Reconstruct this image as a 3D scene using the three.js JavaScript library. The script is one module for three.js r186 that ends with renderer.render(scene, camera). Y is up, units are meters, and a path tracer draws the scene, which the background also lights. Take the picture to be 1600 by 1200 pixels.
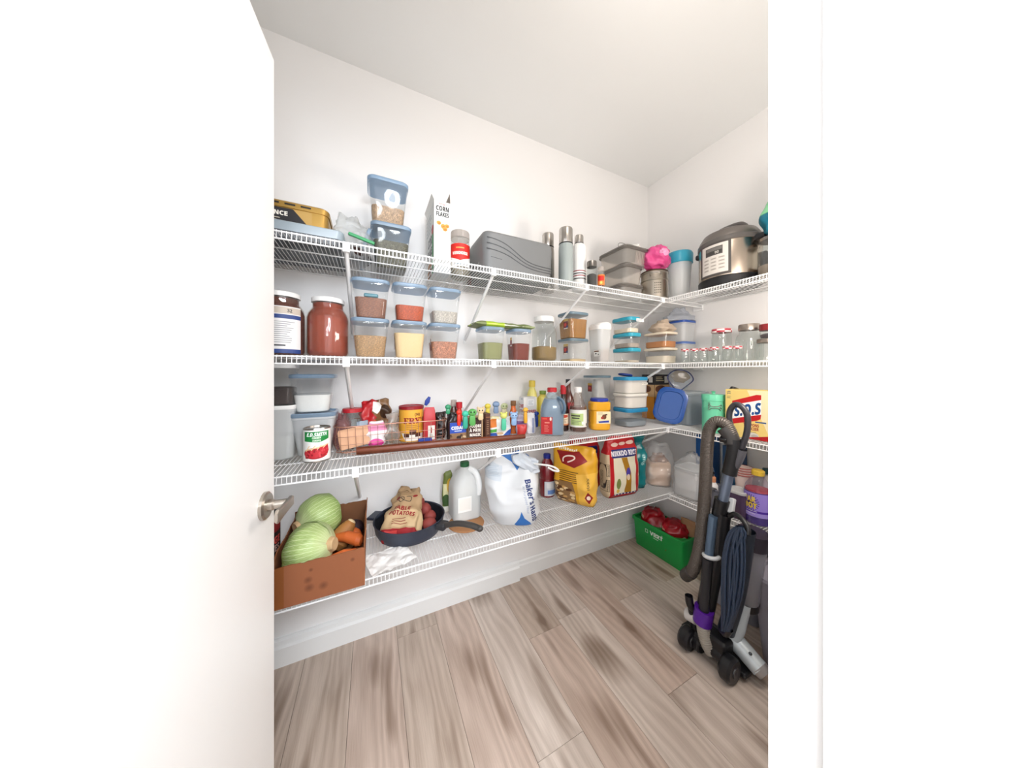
import * as THREE from 'three';
import { RoundedBoxGeometry } from 'three/addons/geometries/RoundedBoxGeometry.js';
import { ImprovedNoise } from 'three/addons/math/ImprovedNoise.js';
import { mergeGeometries, toCreasedNormals } from 'three/addons/utils/BufferGeometryUtils.js';

// ---------------------------------------------------------------- camera, exposure, lights
// World: x runs along the long shelf wall (wall_back, z = 0) towards wall_right (x = 0); z comes out of wall_back; y up; metres.
const F = 447, CX = -1.9065, CY = 1.22, CZ = 1.513;          // focal length in pixels of the 1600 x 1200 frame; the eye
const scene = new THREE.Scene();
scene.background = new THREE.Color(0x000000);
const renderer = new THREE.WebGLRenderer({ antialias: true });
renderer.toneMapping = THREE.LinearToneMapping;
renderer.toneMappingExposure = 0.29;
renderer.shadowMap.enabled = true;
const camera = new THREE.PerspectiveCamera(2 * Math.atan(600 / F) * 180 / Math.PI, 4 / 3, 0.01, 20);
camera.setViewOffset(1600, 1200, 0, 18, 1600, 1200);          // lens shifted: the horizon lies a little above the middle
camera.position.set(CX, CY, CZ);
camera.lookAt(CX + 0.4409, CY, CZ - 0.8972);
scene.add(camera);

const LIGHT = { ceiling: 2.3, wall: 4.8, lamp: 6, hall: 24 }, TINT = { cool: 0xfff5ec, day: 0xf1f8ff, warm: 0xf1f7ff };
function pointLight(x, y, z, color, intensity, radius) {
  const l = new THREE.PointLight(color, intensity, 0, 2);
  l.position.set(x, y, z); l.castShadow = true; l.shadow.radius = radius; l.shadow.mapSize.set(1024, 1024); l.shadow.bias = -0.002;
  scene.add(l); return l;
}
pointLight(-1.2, 2.575, 1.13, TINT.cool, LIGHT.ceiling, 4);  // unseen ceiling lamp, placed to cast the shelf shadow on the floor
pointLight(-0.72, 1.5, 1.23, TINT.cool, LIGHT.wall, 6);     // added fill lamp on the front wall, brightening the right wall and shelves
pointLight(-2.04, 1.62, 2.05, TINT.day, LIGHT.lamp, 7);      // unseen floor lamp standing in for a light beside the camera
pointLight(-1.62, 1.9, 2.3, TINT.warm, LIGHT.hall, 11);     // added fill globe in the hall, lighting the shelves from behind the eye

// ---------------------------------------------------------------- helpers
let seed = 7;
const rnd = () => ((seed = (seed * 1664525 + 1013904223) >>> 0) / 4294967296);
const noise = new ImprovedNoise();
const N3 = (x, y, z) => noise.noise(x, y, z);
const V = (x, y, z) => new THREE.Vector3(x, y, z);
// where the line of sight of a picture column meets a plane parallel to one of the walls (used to take real positions and sizes off the photograph)
function ray(px) { const a = (px - 800) / F; return { a, dx: 0.4409 + 0.8975 * a, dz: -0.8972 + 0.4417 * a }; }
function onZ(px, Z) { const r = ray(px), t = (Z - CZ) / r.dz; return { x: CX + t * r.dx, z: Z, t, m: t / F, s: 1 / Math.sqrt(1 + r.a * r.a) }; }
function onX(px, X) { const r = ray(px), t = (X - CX) / r.dx; return { x: X, z: CZ + t * r.dz, t, m: t / F, s: 1 / Math.sqrt(1 + r.a * r.a) }; }
const hY = (py, t) => CY + (582 - py) / F * t;
const atX = (px, py, X) => { const p = onX(px, X); return V(X, hY(py, p.t), p.z); };
const yawTo = (x, z) => Math.atan2(CX - x, CZ - z);

const used = {};
function numbered(n) { const k = used[n] = (used[n] ?? -1) + 1; return k ? `${n}_${String(k).padStart(3, '0')}` : n; }
function thing(name, label, category, pos = [0, 0, 0], yaw = 0, group) {
  const o = new THREE.Group(); o.name = numbered(name); o.position.set(...pos); o.rotation.y = yaw;
  o.userData = { label, category }; if (group) o.userData.group = group;
  scene.add(o); return o;
}
function part(name, geo, mat, parent, pos, rot) {
  const m = new THREE.Mesh(geo, mat); m.name = name;
  if (pos) m.position.set(...pos); if (rot) m.rotation.set(...rot);
  parent.add(m); return m;
}
function struct(name, geo, mat, parent = scene, pos) {
  const m = new THREE.Mesh(geo, mat); m.name = name; if (parent === scene) m.userData.kind = 'structure';
  if (pos) m.position.set(...pos); parent.add(m); return m;
}
// --- materials
const mats = {};
function M(color, roughness = 0.6, metalness = 0, extra) {
  const k = extra ? null : `${color}|${roughness}|${metalness}`;
  if (k && mats[k]) return mats[k];
  const m = new THREE.MeshPhysicalMaterial({ color, roughness, metalness, side: THREE.DoubleSide, ...extra });
  if (k) mats[k] = m; return m;
}
function pane(color, roughness = 0.1, transmission = 0.95, ior = 1.45) {
  const k = `p${color}|${roughness}|${transmission}`;
  return mats[k] ??= new THREE.MeshPhysicalMaterial({ color, roughness, transmission, thickness: 0, ior, side: THREE.DoubleSide });
}
const steel = M(0xb9b4ae, 0.28, 1), darkSteel = M(0x8b8783, 0.3, 1), glass = pane(0xeef1f0, 0.03, 0.95), clear = pane(0xfafbfb, 0.07, 0.97);
const frost = pane(0xf3f5f5, 0.42, 0.5), blueLid = pane(0xafc8de, 0.35, 0.6), tealLid = M(0x2e9fb8, 0.4), whiteP = M(0xf2f1ee, 0.4), film = pane(0xf6f7f8, 0.14, 0.8);
const white = M(0xf4f4f2, 0.45), black = M(0x16171b, 0.42), redCap = M(0xb81522, 0.4), paper = M(0xf5f4f0, 0.8);
// --- textures
function canvasTex(w, h, draw) {
  const c = document.createElement('canvas'); c.width = w; c.height = h; draw(c.getContext('2d'), w, h);
  const t = new THREE.CanvasTexture(c); t.colorSpace = THREE.SRGBColorSpace; return t;
}
const print = (w, h, draw, rough = 0.5) => M(0xffffff, rough, 0, { map: canvasTex(w, h, draw) });
function fill(g, c, x, y, w, h) { g.fillStyle = c; g.fillRect(x, y, w, h); }
function poly(g, c, pts) { g.fillStyle = c; g.beginPath(); pts.forEach(([x, y], i) => i ? g.lineTo(x, y) : g.moveTo(x, y)); g.closePath(); g.fill(); }
function disc(g, c, x, y, rx, ry = rx) { g.fillStyle = c; g.save(); g.translate(x, y); g.scale(1, ry / rx); g.beginPath(); g.arc(0, 0, rx, 0, 7); g.fill(); g.restore(); }
function text(g, s, x, y, size, c, font = 'bold', turn = 0, squeeze = 1) {
  g.save(); g.translate(x, y); g.rotate(turn); g.scale(squeeze, 1); g.font = `${font.includes('serif') ? font.replace('serif', '') : font} ${size}px ${font.includes('serif') ? 'serif' : 'sans-serif'}`;
  g.textAlign = 'center'; g.textBaseline = 'middle'; g.fillStyle = c; g.fillText(s, 0, 0); if (font.includes('bold')) { g.strokeStyle = c; g.lineWidth = size * 0.045; g.strokeText(s, 0, 0); } g.restore();
}
function lines(g, c, x, y, w, n, step, h = 2) { for (let i = 0; i < n; i++) fill(g, c, x, y + i * step, w * (0.7 + 0.3 * rnd()), h); }
function dataTex(n, m, f, rx = 1, ry = 1, srgb = true) {
  const d = new Uint8Array(n * m * 4);
  for (let y = 0; y < m; y++) for (let x = 0; x < n; x++) { const c = f(x, y); for (let k = 0; k < 3; k++) d[(y * n + x) * 4 + k] = Math.max(0, Math.min(255, c[k] * 255)); d[(y * n + x) * 4 + 3] = 255; }
  const t = new THREE.DataTexture(d, n, m); t.magFilter = THREE.LinearFilter; t.minFilter = THREE.LinearMipmapLinearFilter; t.generateMipmaps = true;
  t.wrapS = t.wrapT = THREE.RepeatWrapping; t.repeat.set(rx, ry); if (srgb) t.colorSpace = THREE.SRGBColorSpace; t.needsUpdate = true; return t;
}
function cells(n, count, lo, sd) {           // tiling pattern of pale kernels with dark seams
  seed = sd; const p = []; for (let i = 0; i < count; i++) p.push([rnd() * n, rnd() * n, lo + (1 - lo) * rnd()]);
  return (x, y) => {
    let a = 1e9, b = 1e9, v = 1;
    for (const [px, py, q] of p) { let dx = Math.abs(px - x), dy = Math.abs(py - y); dx = Math.min(dx, n - dx); dy = Math.min(dy, n - dy); const d = dx * dx + dy * dy; if (d < a) { b = a; a = d; v = q; } else if (d < b) b = d; }
    const e = Math.min(1, (Math.sqrt(b) - Math.sqrt(a)) / 4), q = v * (0.68 + 0.32 * e); return [q, q, q];
  };
}
const kernels = dataTex(96, 96, cells(96, 90, 0.78, 3), 22, 22), grains = dataTex(96, 96, cells(96, 240, 0.84, 5), 26, 26);
const powderTex = dataTex(64, 64, (x, y) => { const q = 0.9 + 0.1 * rnd(); return [q, q, q]; }, 30, 30);
const grain = (c) => M(c, 0.85, 0, { map: grains, bumpMap: grains, bumpScale: 0.0015 }), kernel = (c) => M(c, 0.8, 0, { map: kernels, bumpMap: kernels, bumpScale: 0.003 }), powder = (c) => M(c, 0.95, 0, { map: powderTex });
// --- shapes
const crease = (g, a = 0.55) => toCreasedNormals(g, a);
function ringPoints(w, d, r, c = 4) {
  r = Math.min(r, w / 2 - 1e-4, d / 2 - 1e-4); const p = [];
  for (let q = 0; q < 4; q++) {
    const sx = [1, -1, -1, 1][q], sz = [1, 1, -1, -1][q];
    for (let i = 0; i <= c; i++) { const a = (q + i / c) * Math.PI / 2; p.push([sx * (w / 2 - r) + r * Math.cos(a), sz * (d / 2 - r) + r * Math.sin(a)]); }
  }
  return p;
}
// rings: [y, w, d, r, x = 0, z = 0] from bottom to top
function loft(rings, { open = false, corner = 4, angle = 0.55 } = {}) {
  const pos = [], uv = [], idx = [], n = 4 * (corner + 1);
  rings.forEach(([y, w, d, r, ox = 0, oz = 0]) => {
    const p = ringPoints(w, d, r, corner); let u = 0;
    for (let i = 0; i <= n; i++) { const a = p[i % n], b = p[(i + n - 1) % n]; if (i) u += Math.hypot(a[0] - b[0], a[1] - b[1]); pos.push(a[0] + ox, y, a[1] + oz); uv.push(u, y); }
  });
  const k = n + 1;
  for (let j = 0; j + 1 < rings.length; j++) for (let i = 0; i < n; i++) { const a = j * k + i, b = a + k; idx.push(a, b, a + 1, a + 1, b, b + 1); }
  for (const [j, flip] of open ? [[0, 0]] : [[0, 0], [rings.length - 1, 1]]) {
    const c = pos.length / 3, [y, , , , ox = 0, oz = 0] = rings[j]; pos.push(ox, y, oz); uv.push(ox, oz);
    for (let i = 0; i <= n; i++) { const s = (j * k + i) * 3; pos.push(pos[s], pos[s + 1], pos[s + 2]); uv.push(pos[s], pos[s + 2]); }
    for (let i = 1; i <= n; i++) flip ? idx.push(c, c + i + 1, c + i) : idx.push(c, c + i, c + i + 1);
  }
  const g = new THREE.BufferGeometry(); g.setAttribute('position', new THREE.Float32BufferAttribute(pos, 3)); g.setAttribute('uv', new THREE.Float32BufferAttribute(uv, 2)); g.setIndex(idx);
  return crease(g, angle);
}
const lathe = (pts, seg = 40) => crease(new THREE.LatheGeometry(pts.map(([r, y]) => new THREE.Vector2(Math.max(r, 1e-5), y)), seg));
const box = (w, h, d, r = 0.004) => new RoundedBoxGeometry(w, h, d, 2, Math.min(r, w / 2.01, h / 2.01, d / 2.01));
function move(g, x = 0, y = 0, z = 0, rx = 0, ry = 0, rz = 0) { if (rx) g.rotateX(rx); if (ry) g.rotateY(ry); if (rz) g.rotateZ(rz); return g.translate(x, y, z); }
function merge(list) { return mergeGeometries(list.map((g) => { const q = g.index ? g.toNonIndexed() : g; for (const k of Object.keys(q.attributes)) if (!['position', 'normal', 'uv'].includes(k)) q.deleteAttribute(k); q.clearGroups?.(); return q; })); }
function rod(p, q, r, sides = 6, r2 = r) {
  const d = q.clone().sub(p), l = d.length(), g = new THREE.CylinderGeometry(r2, r, l, sides);
  g.applyQuaternion(new THREE.Quaternion().setFromUnitVectors(V(0, 1, 0), d.normalize())); return g.translate((p.x + q.x) / 2, (p.y + q.y) / 2, (p.z + q.z) / 2);
}
function tube(pts, r, { closed = false, seg = pts.length * 8, sides = 10, rib = 0, pitch = 0.006 } = {}) {
  const curve = new THREE.CatmullRomCurve3(pts, closed, 'centripetal'), g = new THREE.TubeGeometry(curve, rib ? Math.round(curve.getLength() / pitch * 4) : seg, r, sides, closed);
  if (rib) { const p = g.attributes.position, n = g.attributes.normal; for (let i = 0; i < p.count; i++) { const k = [0, 1, 1, 0][Math.floor(i / (sides + 1)) % 4] * rib; p.setXYZ(i, p.getX(i) + n.getX(i) * k, p.getY(i) + n.getY(i) * k, p.getZ(i) + n.getZ(i) * k); } g.computeVertexNormals(); }
  return g;
}
const ball = (r, s = 24) => new THREE.SphereGeometry(r, s, Math.round(s * 0.7));
function warp(g, f) { const p = g.attributes.position, v = V(0, 0, 0); for (let i = 0; i < p.count; i++) { v.fromBufferAttribute(p, i); f(v); p.setXYZ(i, v.x, v.y, v.z); } g.computeVertexNormals(); return g; }
// a soft bag standing on y = 0; prof: [u, width factor, depth factor] up the bag; uv is the flat front print
function bagShape(w, h, d, prof, { wrinkle = 0.006, freq = 18, sd = 1, lean = [0, 0], square = 0.55, rows = 34, cols = 52, ridge = true } = {}) {
  const pos = [], uv = [], idx = [], f = (u, k) => { for (let i = 1; i < prof.length; i++) if (u <= prof[i][0]) { const a = prof[i - 1], b = prof[i], s = (u - a[0]) / (b[0] - a[0]), e = s * s * (3 - 2 * s); return a[k] + (b[k] - a[k]) * e; } return prof[prof.length - 1][k]; };
  for (let j = 0; j <= rows; j++) for (let i = 0; i <= cols; i++) {
    const u = j / rows, a = i / cols * Math.PI * 2, c = Math.cos(a), s = Math.sin(a), W = w / 2 * f(u, 1), D = d / 2 * f(u, 2);
    let x = W * Math.sign(c) * Math.abs(c) ** square, z = D * Math.sign(s) * Math.abs(s) ** (square + 0.25), y = u * h;
    let q = N3(x * freq + sd * 7.3, y * freq, z * freq + sd); if (ridge) q = 0.5 - Math.abs(N3(x * freq + sd * 7.3, y * freq * 0.8, z * freq + sd)) * 1.8 + 0.5 * q;
    const amp = wrinkle * Math.min(1, u * 8 + 0.15), l = Math.hypot(c, s);
    x += c / l * q * amp * 0.6; z += s / l * q * amp; if (u > 0.9) y += q * amp * 1.2;
    x += lean[0] * u * u; z += lean[1] * u * u;
    pos.push(x, y, z); uv.push(0.5 + 0.5 * f(u, 1) * Math.sign(c) * Math.abs(c) ** square, u);
  }
  for (let j = 0; j < rows; j++) for (let i = 0; i < cols; i++) { const a = j * (cols + 1) + i, b = a + cols + 1; idx.push(a, b, a + 1, a + 1, b, b + 1); }
  for (const [j, fl] of [[0, 0], [rows, 1]]) { const c = pos.length / 3, s0 = j * (cols + 1); let cx = 0, cy = 0, cz = 0; for (let i = 0; i < cols; i++) { cx += pos[(s0 + i) * 3]; cy += pos[(s0 + i) * 3 + 1]; cz += pos[(s0 + i) * 3 + 2]; } pos.push(cx / cols, cy / cols, cz / cols); uv.push(0.5, j / rows); for (let i = 0; i < cols; i++) fl ? idx.push(c, s0 + i + 1, s0 + i) : idx.push(c, s0 + i, s0 + i + 1); }
  const g = new THREE.BufferGeometry(); g.setAttribute('position', new THREE.Float32BufferAttribute(pos, 3)); g.setAttribute('uv', new THREE.Float32BufferAttribute(uv, 2)); g.setIndex(idx); g.computeVertexNormals(); return g;
}
// a wrap label round a jar of radius r: patch centred on local +z
const wrap = (r, h, y, angle, bend = 0) => new THREE.CylinderGeometry(r, r, h, 24, 1, true, bend - angle / 2, angle).translate(0, y, 0);
const flat = (w, h) => new THREE.PlaneGeometry(w, h);
function crumple(w, h, d, sd, amp = 0.02, freq = 14) { return warp(new THREE.SphereGeometry(0.5, 40, 28), (v) => { const q = 1 + (0.45 - Math.abs(N3(v.x * 3 + sd, v.y * 3, v.z * 3 + sd)) * 1.3) * amp * 12 + 0.4 * amp * freq * N3(v.x * 8, v.y * 8 + sd, v.z * 8); v.multiplyScalar(q); v.x *= w; v.y *= h; v.z *= d; }); }

// --- kitchen things used more than once; all stand on their local y = 0 with their front along +z
function tubShape(w, d, h, tp = 0.8, r = 0.022) { return loft([[0, w * tp * 0.94, d * tp * 0.94, r], [0.005, w * tp, d * tp, r], [h * 0.93, w * 0.95, d * 0.95, r], [h * 0.95, w * 0.98, d * 0.98, r], [h, w * 0.98, d * 0.98, r]], { open: true }); }
function lidShape(w, d, t = 0.014, r = 0.026) { return loft([[0, w, d, r], [t * 0.2, w * 1.015, d * 1.015, r], [t * 0.8, w * 1.015, d * 1.015, r], [t, w * 0.985, d * 0.985, r], [t, w * 0.9, d * 0.9, r], [t * 0.6, w * 0.87, d * 0.87, r]]); }
function tub(name, label, category, { x, y, z, w, d = w, h, tp = 0.8, yaw = 0, r = 0.022, body = clear, lid = blueLid, lidT = 0.014, fill: f, group }) {
  const o = thing(name, label, category, [x, y, z], yaw, group), hb = h - lidT;
  part('body', tubShape(w, d, hb, tp, r), body, o);
  part('lid', lidShape(w, d, lidT, r + 0.004), lid, o, [0, hb, 0]);
  if (f) {
    const [mat, k] = f, s = tp + (0.95 - tp) * k, c = 0.0025, yt = hb * 0.93 * k;
    part('contents', loft([[c, w * tp * 0.94 - c * 2, d * tp * 0.94 - c * 2, r], [0.006, w * tp - c * 2, d * tp - c * 2, r], [yt, w * s - c * 2, d * s - c * 2, r], [yt + 0.004, w * s * 0.55, d * s * 0.5, r, w * 0.06]]), mat, o);
  }
  return o;
}
function jar(name, label, category, { x, y, z, r, h, neck = 0.72, yaw = 0, cap = whiteP, capH = 0.016, glassMat = glass, fill: f, shoulder = 0.82, group }) {
  const o = thing(name, label, category, [x, y, z], yaw, group), b = h - capH, n = r * neck;
  part('body', lathe([[0, 0.002], [r * 0.86, 0.001], [r * 0.97, 0.006], [r, 0.016], [r, b * shoulder - r * 0.25], [r * 0.95, b * shoulder], [n * 1.06, b * (shoulder + 0.09)], [n, b * (shoulder + 0.1)], [n, b]]), glassMat, o);
  part('lid', lathe([[n * 0.98, 0], [n * 1.07, 0], [n * 1.07, capH * 0.85], [n * 1.02, capH], [0, capH]]), cap, o, [0, b - 0.002 + 0.002, 0]);
  if (f) { const [mat, k] = f, q = r - 0.0025, top = k * (b * shoulder - r * 0.2); part('contents', lathe(k >= 1 ? [[0, 0.005], [q * 0.9, 0.005], [q, 0.018], [q, b * shoulder - r * 0.25], [q * 0.94, b * shoulder - 0.002], [n * 0.97, b * (shoulder + 0.088)], [n * 0.95, b - 0.004], [0, b - 0.004]] : [[0, 0.005], [q * 0.9, 0.005], [q, 0.018], [q, top - 0.003], [q * 0.6, top + 0.003], [0, top]]), mat, o); }
  return o;
}
function carton(name, label, category, { x, y, z, w, h, d, yaw = 0, mat, face, side, r = 0.002 }) {
  const o = thing(name, label, category, [x, y, z], yaw);
  part('carton', box(w, h, d, r), mat, o, [0, h / 2, 0]);
  if (face) part('front_print', flat(w - 0.003, h - 0.003), face, o, [0, h / 2, d / 2 + 0.0004]);
  if (side) part('side_print', flat(d - 0.003, h - 0.003), side, o, [-w / 2 - 0.0004, h / 2, 0], [0, -Math.PI / 2, 0]);
  return o;
}
// left and right edge of a box whose front is at zf and back at zb, seen between two picture columns
const span = (p0, p1, zf, zb) => { const a = onZ(p0, zb).x, b = onZ(p1, zf).x; return { x: (a + b) / 2, w: b - a, z: (zf + zb) / 2, d: zf - zb }; };
// ---------------------------------------------------------------- the room
const H = 2.642, wallPaint = M(0xf2f1f0, 0.75), ceilPaint = M(0xf3f4f3, 0.85), trimPaint = M(0xf3f4f3, 0.35), doorPaint = M(0xf4f3f1, 0.38);
const slab = (x0, x1, y0, y1, z0, z1) => new THREE.BoxGeometry(x1 - x0, y1 - y0, z1 - z0).translate((x0 + x1) / 2, (y0 + y1) / 2, (z0 + z1) / 2);
const DX0 = -2.200, DX1 = -1.463, WZ0 = 1.334, WZ1 = 1.454;    // doorway and its wall; right jamb placed to fill the view's right with white
struct('wall_back', slab(-2.87, 0.12, 0, H, -0.12, 0), wallPaint);
struct('wall_right', slab(0, 0.12, 0, H, 0, WZ0), wallPaint);
struct('wall_left', slab(-2.87, -2.75, 0, H, 0, WZ0), wallPaint);
struct('wall_front', merge([slab(-3.42, DX0, 0, H, WZ0, WZ1), slab(DX1, 0.12, 0, H, WZ0, WZ1), slab(DX0, DX1, 2.03, H, WZ0, WZ1)]), wallPaint);
struct('wall_unseen_hall_left', slab(-3.54, -3.42, 0, H, WZ0, 3.4), wallPaint);  // unseen hall behind the eye, closed in with white walls to return light
struct('wall_unseen_hall_right', slab(-0.2, -0.08, 0, H, WZ1, 3.4), wallPaint);
struct('wall_unseen_hall_end', slab(-3.54, -0.08, 0, H, 3.4, 3.52), wallPaint);
struct('ceiling', slab(-3.54, 0.12, H, H + 0.1, -0.12, 3.52), ceilPaint);
struct('trim_1', merge([slab(DX1, DX1 + 0.065, 0, 2.095, WZ1, WZ1 + 0.014), slab(DX1 - 0.006, DX1, 0, 2.03, WZ0 + 0.05, WZ1), slab(DX0, DX1 + 0.065, 2.03, 2.095, WZ1, WZ1 + 0.014), slab(DX0 - 0.065, DX0, 0, 2.095, WZ1, WZ1 + 0.014)]), trimPaint);
function skirting(name, l, h, d, place) {
  const s = new THREE.Shape([[0, 0], [d, 0], [d, h * 0.72], [d * 0.72, h * 0.8], [d * 0.62, h * 0.95], [d * 0.3, h], [0, h]].map((p) => new THREE.Vector2(...p)));
  const g = new THREE.ExtrudeGeometry(s, { depth: l, bevelEnabled: false }); place(g); return struct(name, g, trimPaint);
}
skirting('baseboard_back', 1.13, 0.1, 0.013, (g) => g.rotateY(-Math.PI / 2).translate(0, 0, 0));
skirting('baseboard_left', 1.624, 0.105, 0.03, (g) => g.rotateY(-Math.PI / 2).translate(-1.126, 0, 0));
skirting('baseboard_right', 1.3, 0.1, 0.013, (g) => g.rotateY(Math.PI).translate(0, 0, 1.325));
// floor: boards running away from wall_back, each a piece of its own
const woodTex = [0, 1, 2, 3, 4].map((k) => dataTex(128, 896, (x, y) => {
  const u = x / 128, v = y / 896, q = k * 11.3;
  const bend = 0.25 * N3(u * 1.5 + q, v * 2.2, q) + 0.1 * N3(u * 4, v * 6 + q, 1.3);
  const ring = Math.sin((u * 3.2 + bend * 4.5 + 0.6 * N3(q, v * 1.3, 4)) * 9), broad = N3(u * 2 + q, v * 2.5, 2.2 + q), blot = N3(u * 3.4 + q, v * 4.2 + 3, q * 2);
  const fine = N3(u * 60 + q, v * 9, 1) * 0.5 + N3(u * 120, v * 22 + q, 6) * 0.5;
  let s = 0.6 + 0.13 * broad + 0.06 * ring + 0.12 * fine - 0.42 * Math.max(0, blot - 0.2) * 2;
  const kx = (u - 0.3 - 0.3 * Math.sin(q)) * 5, ky = (v - 0.5 - 0.3 * Math.cos(q)) * 22, kd = Math.sqrt(kx * kx + ky * ky);
  if (k % 2 === 0) s -= 0.28 * Math.exp(-kd * kd * 2.2) + 0.05 * Math.sin(kd * 7) * Math.exp(-kd * 0.7);
  s = Math.max(0.12, Math.min(0.95, s)); const a = [0.47, 0.395, 0.34], b = [1.0, 0.955, 0.915];
  return [0, 1, 2].map((i) => a[i] + (b[i] - a[i]) * s);
}));
const floor = struct('floor', slab(-3.54, 0.12, -0.12, -0.012, -0.12, 3.52), M(0x6a5b50, 0.8));
const boardMats = []; for (const t of woodTex) for (const c of [0xffffff, 0xf6eeea, 0xf0ebe6]) boardMats.push(M(c, 0.42, 0, { map: t, bumpMap: t, bumpScale: 0.0006 }));
const boardGeos = new Map();
seed = 11;
const BW = 0.18;
for (let i = 0; i * BW < 2.8; i++) {
  let z = -0.02 - rnd() * 1.1; 
  while (z < 3.4) {
    const z0 = Math.max(z, 0), z1 = Math.min(z + 1.22, 3.398); z += 1.22;
    if (z1 - z0 < 0.01) continue;
    const l = Math.round((z1 - z0) * 1000) / 1000, x = -0.09 - i * BW, key = l;
    if (z0 > WZ1 && rnd() < -1) continue;
    if (!boardGeos.has(key)) { const g = new THREE.BoxGeometry(BW - 0.0012, 0.012, l - 0.0012), p = g.attributes.position, uv = g.attributes.uv; for (let j = 0; j < p.count; j++) uv.setXY(j, p.getX(j) / BW + 0.5, p.getZ(j) / 1.22 + 0.5); boardGeos.set(key, g); }
    part('plank', boardGeos.get(key), boardMats[Math.floor(rnd() * 15)], floor, [x, -0.006, (z0 + z1) / 2]);
  }
}
struct('floor_hall', slab(-3.42, -2.79, -0.012, 0, WZ1, 3.4), M(0xb7a899, 0.5));

// door leaf, standing open into the pantry on the left
{
  const d = new THREE.Group(); d.name = 'door_1'; d.userData = { kind: 'structure' }; d.position.set(-2.184, 0.008, 1.330); d.rotation.y = 1.4875; scene.add(d);
  const L = 0.7215;
  part('door_leaf', box(L, 1.99, 0.035, 0.002), doorPaint, d, [L / 2, 0.995, -0.0175]);
  const h = new THREE.Group(); h.name = 'door_handle'; h.position.set(L - 0.06, 0.905, 0); d.add(h);
  const nickel = M(0xb5ada3, 0.32, 1);
  part('rose', lathe([[0, 0], [0.031, 0], [0.031, 0.006], [0.027, 0.0095], [0, 0.0095]]).rotateX(Math.PI / 2), nickel, h);
  part('lever', merge([lathe([[0.0125, 0], [0.0125, 0.018], [0.010, 0.022], [0.010, 0.052], [0, 0.052]], 24).rotateX(Math.PI / 2), move(loft([[0, 0.024, 0.011, 0.005], [0.03, 0.023, 0.011, 0.005], [0.06, 0.026, 0.009, 0.004], [0.084, 0.03, 0.008, 0.004], [0.092, 0.018, 0.006, 0.003]]), 0, 0, 0, 0, 0, Math.PI / 2).translate(0.012, 0, 0.049)]), nickel, h);
  for (const y of [0.25, 1.0, 1.75]) part('hinge', new THREE.CylinderGeometry(0.006, 0.006, 0.09, 12), nickel, d, [-0.004, y, 0.004]);
}
// lamps out of view; the wall and hall globes are added fill
{
  const t = thing('unseen_ceiling_lamp', 'unseen small white glass dome lamp on the pantry ceiling, lighting shelves and floor', 'lamp', [-1.2, 2.642, 1.13]);
  part('base', lathe([[0, 0], [0.085, 0], [0.085, -0.022], [0.07, -0.026], [0, -0.026]]), white, t);
  part('shade', lathe([[0.078, -0.026], [0.08, -0.06], [0.062, -0.10], [0.03, -0.118], [0, -0.122]]), M(0xfff8ee, 0.5, 0, { emissive: 0xfff4e6, emissiveIntensity: 2 }), t);
  const f = thing('unseen_floor_lamp', 'unseen hall floor lamp with a globe, standing in for light from beside the camera', 'lamp', [-2.04, 0, 2.05]);
  part('base', lathe([[0, 0], [0.12, 0], [0.12, 0.012], [0.03, 0.022], [0, 0.022]]), steel, f);
  part('pole', new THREE.CylinderGeometry(0.009, 0.009, 1.53, 16), steel, f, [0, 0.78, 0]);
  part('globe', ball(0.075), M(0xfff8ee, 0.5, 0, { emissive: 0xfff1e0, emissiveIntensity: 2 }), f, [0, 1.62, 0]);
  const b = thing('added_wall_lamp', 'added white globe lamp on the pantry front wall, out of view, as fill light', 'lamp', [-0.72, 1.5, 1.334]);
  part('plate', lathe([[0, 0], [0.05, 0], [0.05, 0.012], [0, 0.014]]).rotateX(-Math.PI / 2), steel, b);
  part('arm', rod(V(0, 0, -0.01), V(0, 0, -0.06), 0.008, 12), steel, b);
  part('globe', ball(0.06), M(0xfff8ee, 0.5, 0, { emissive: 0xf6f8ff, emissiveIntensity: 2 }), b, [0, 0, -0.104]);
  const c = thing('added_hall_lamp', 'added white globe hanging from the hall ceiling, out of view, as fill light', 'lamp', [-1.62, 2.642, 2.3]);
  part('rod', new THREE.CylinderGeometry(0.006, 0.006, 0.64, 10), steel, c, [0, -0.32, 0]);
  part('globe', ball(0.11), M(0xfff8ee, 0.5, 0, { emissive: 0xfff1e0, emissiveIntensity: 2 }), c, [0, -0.742, 0]);
}
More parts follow.
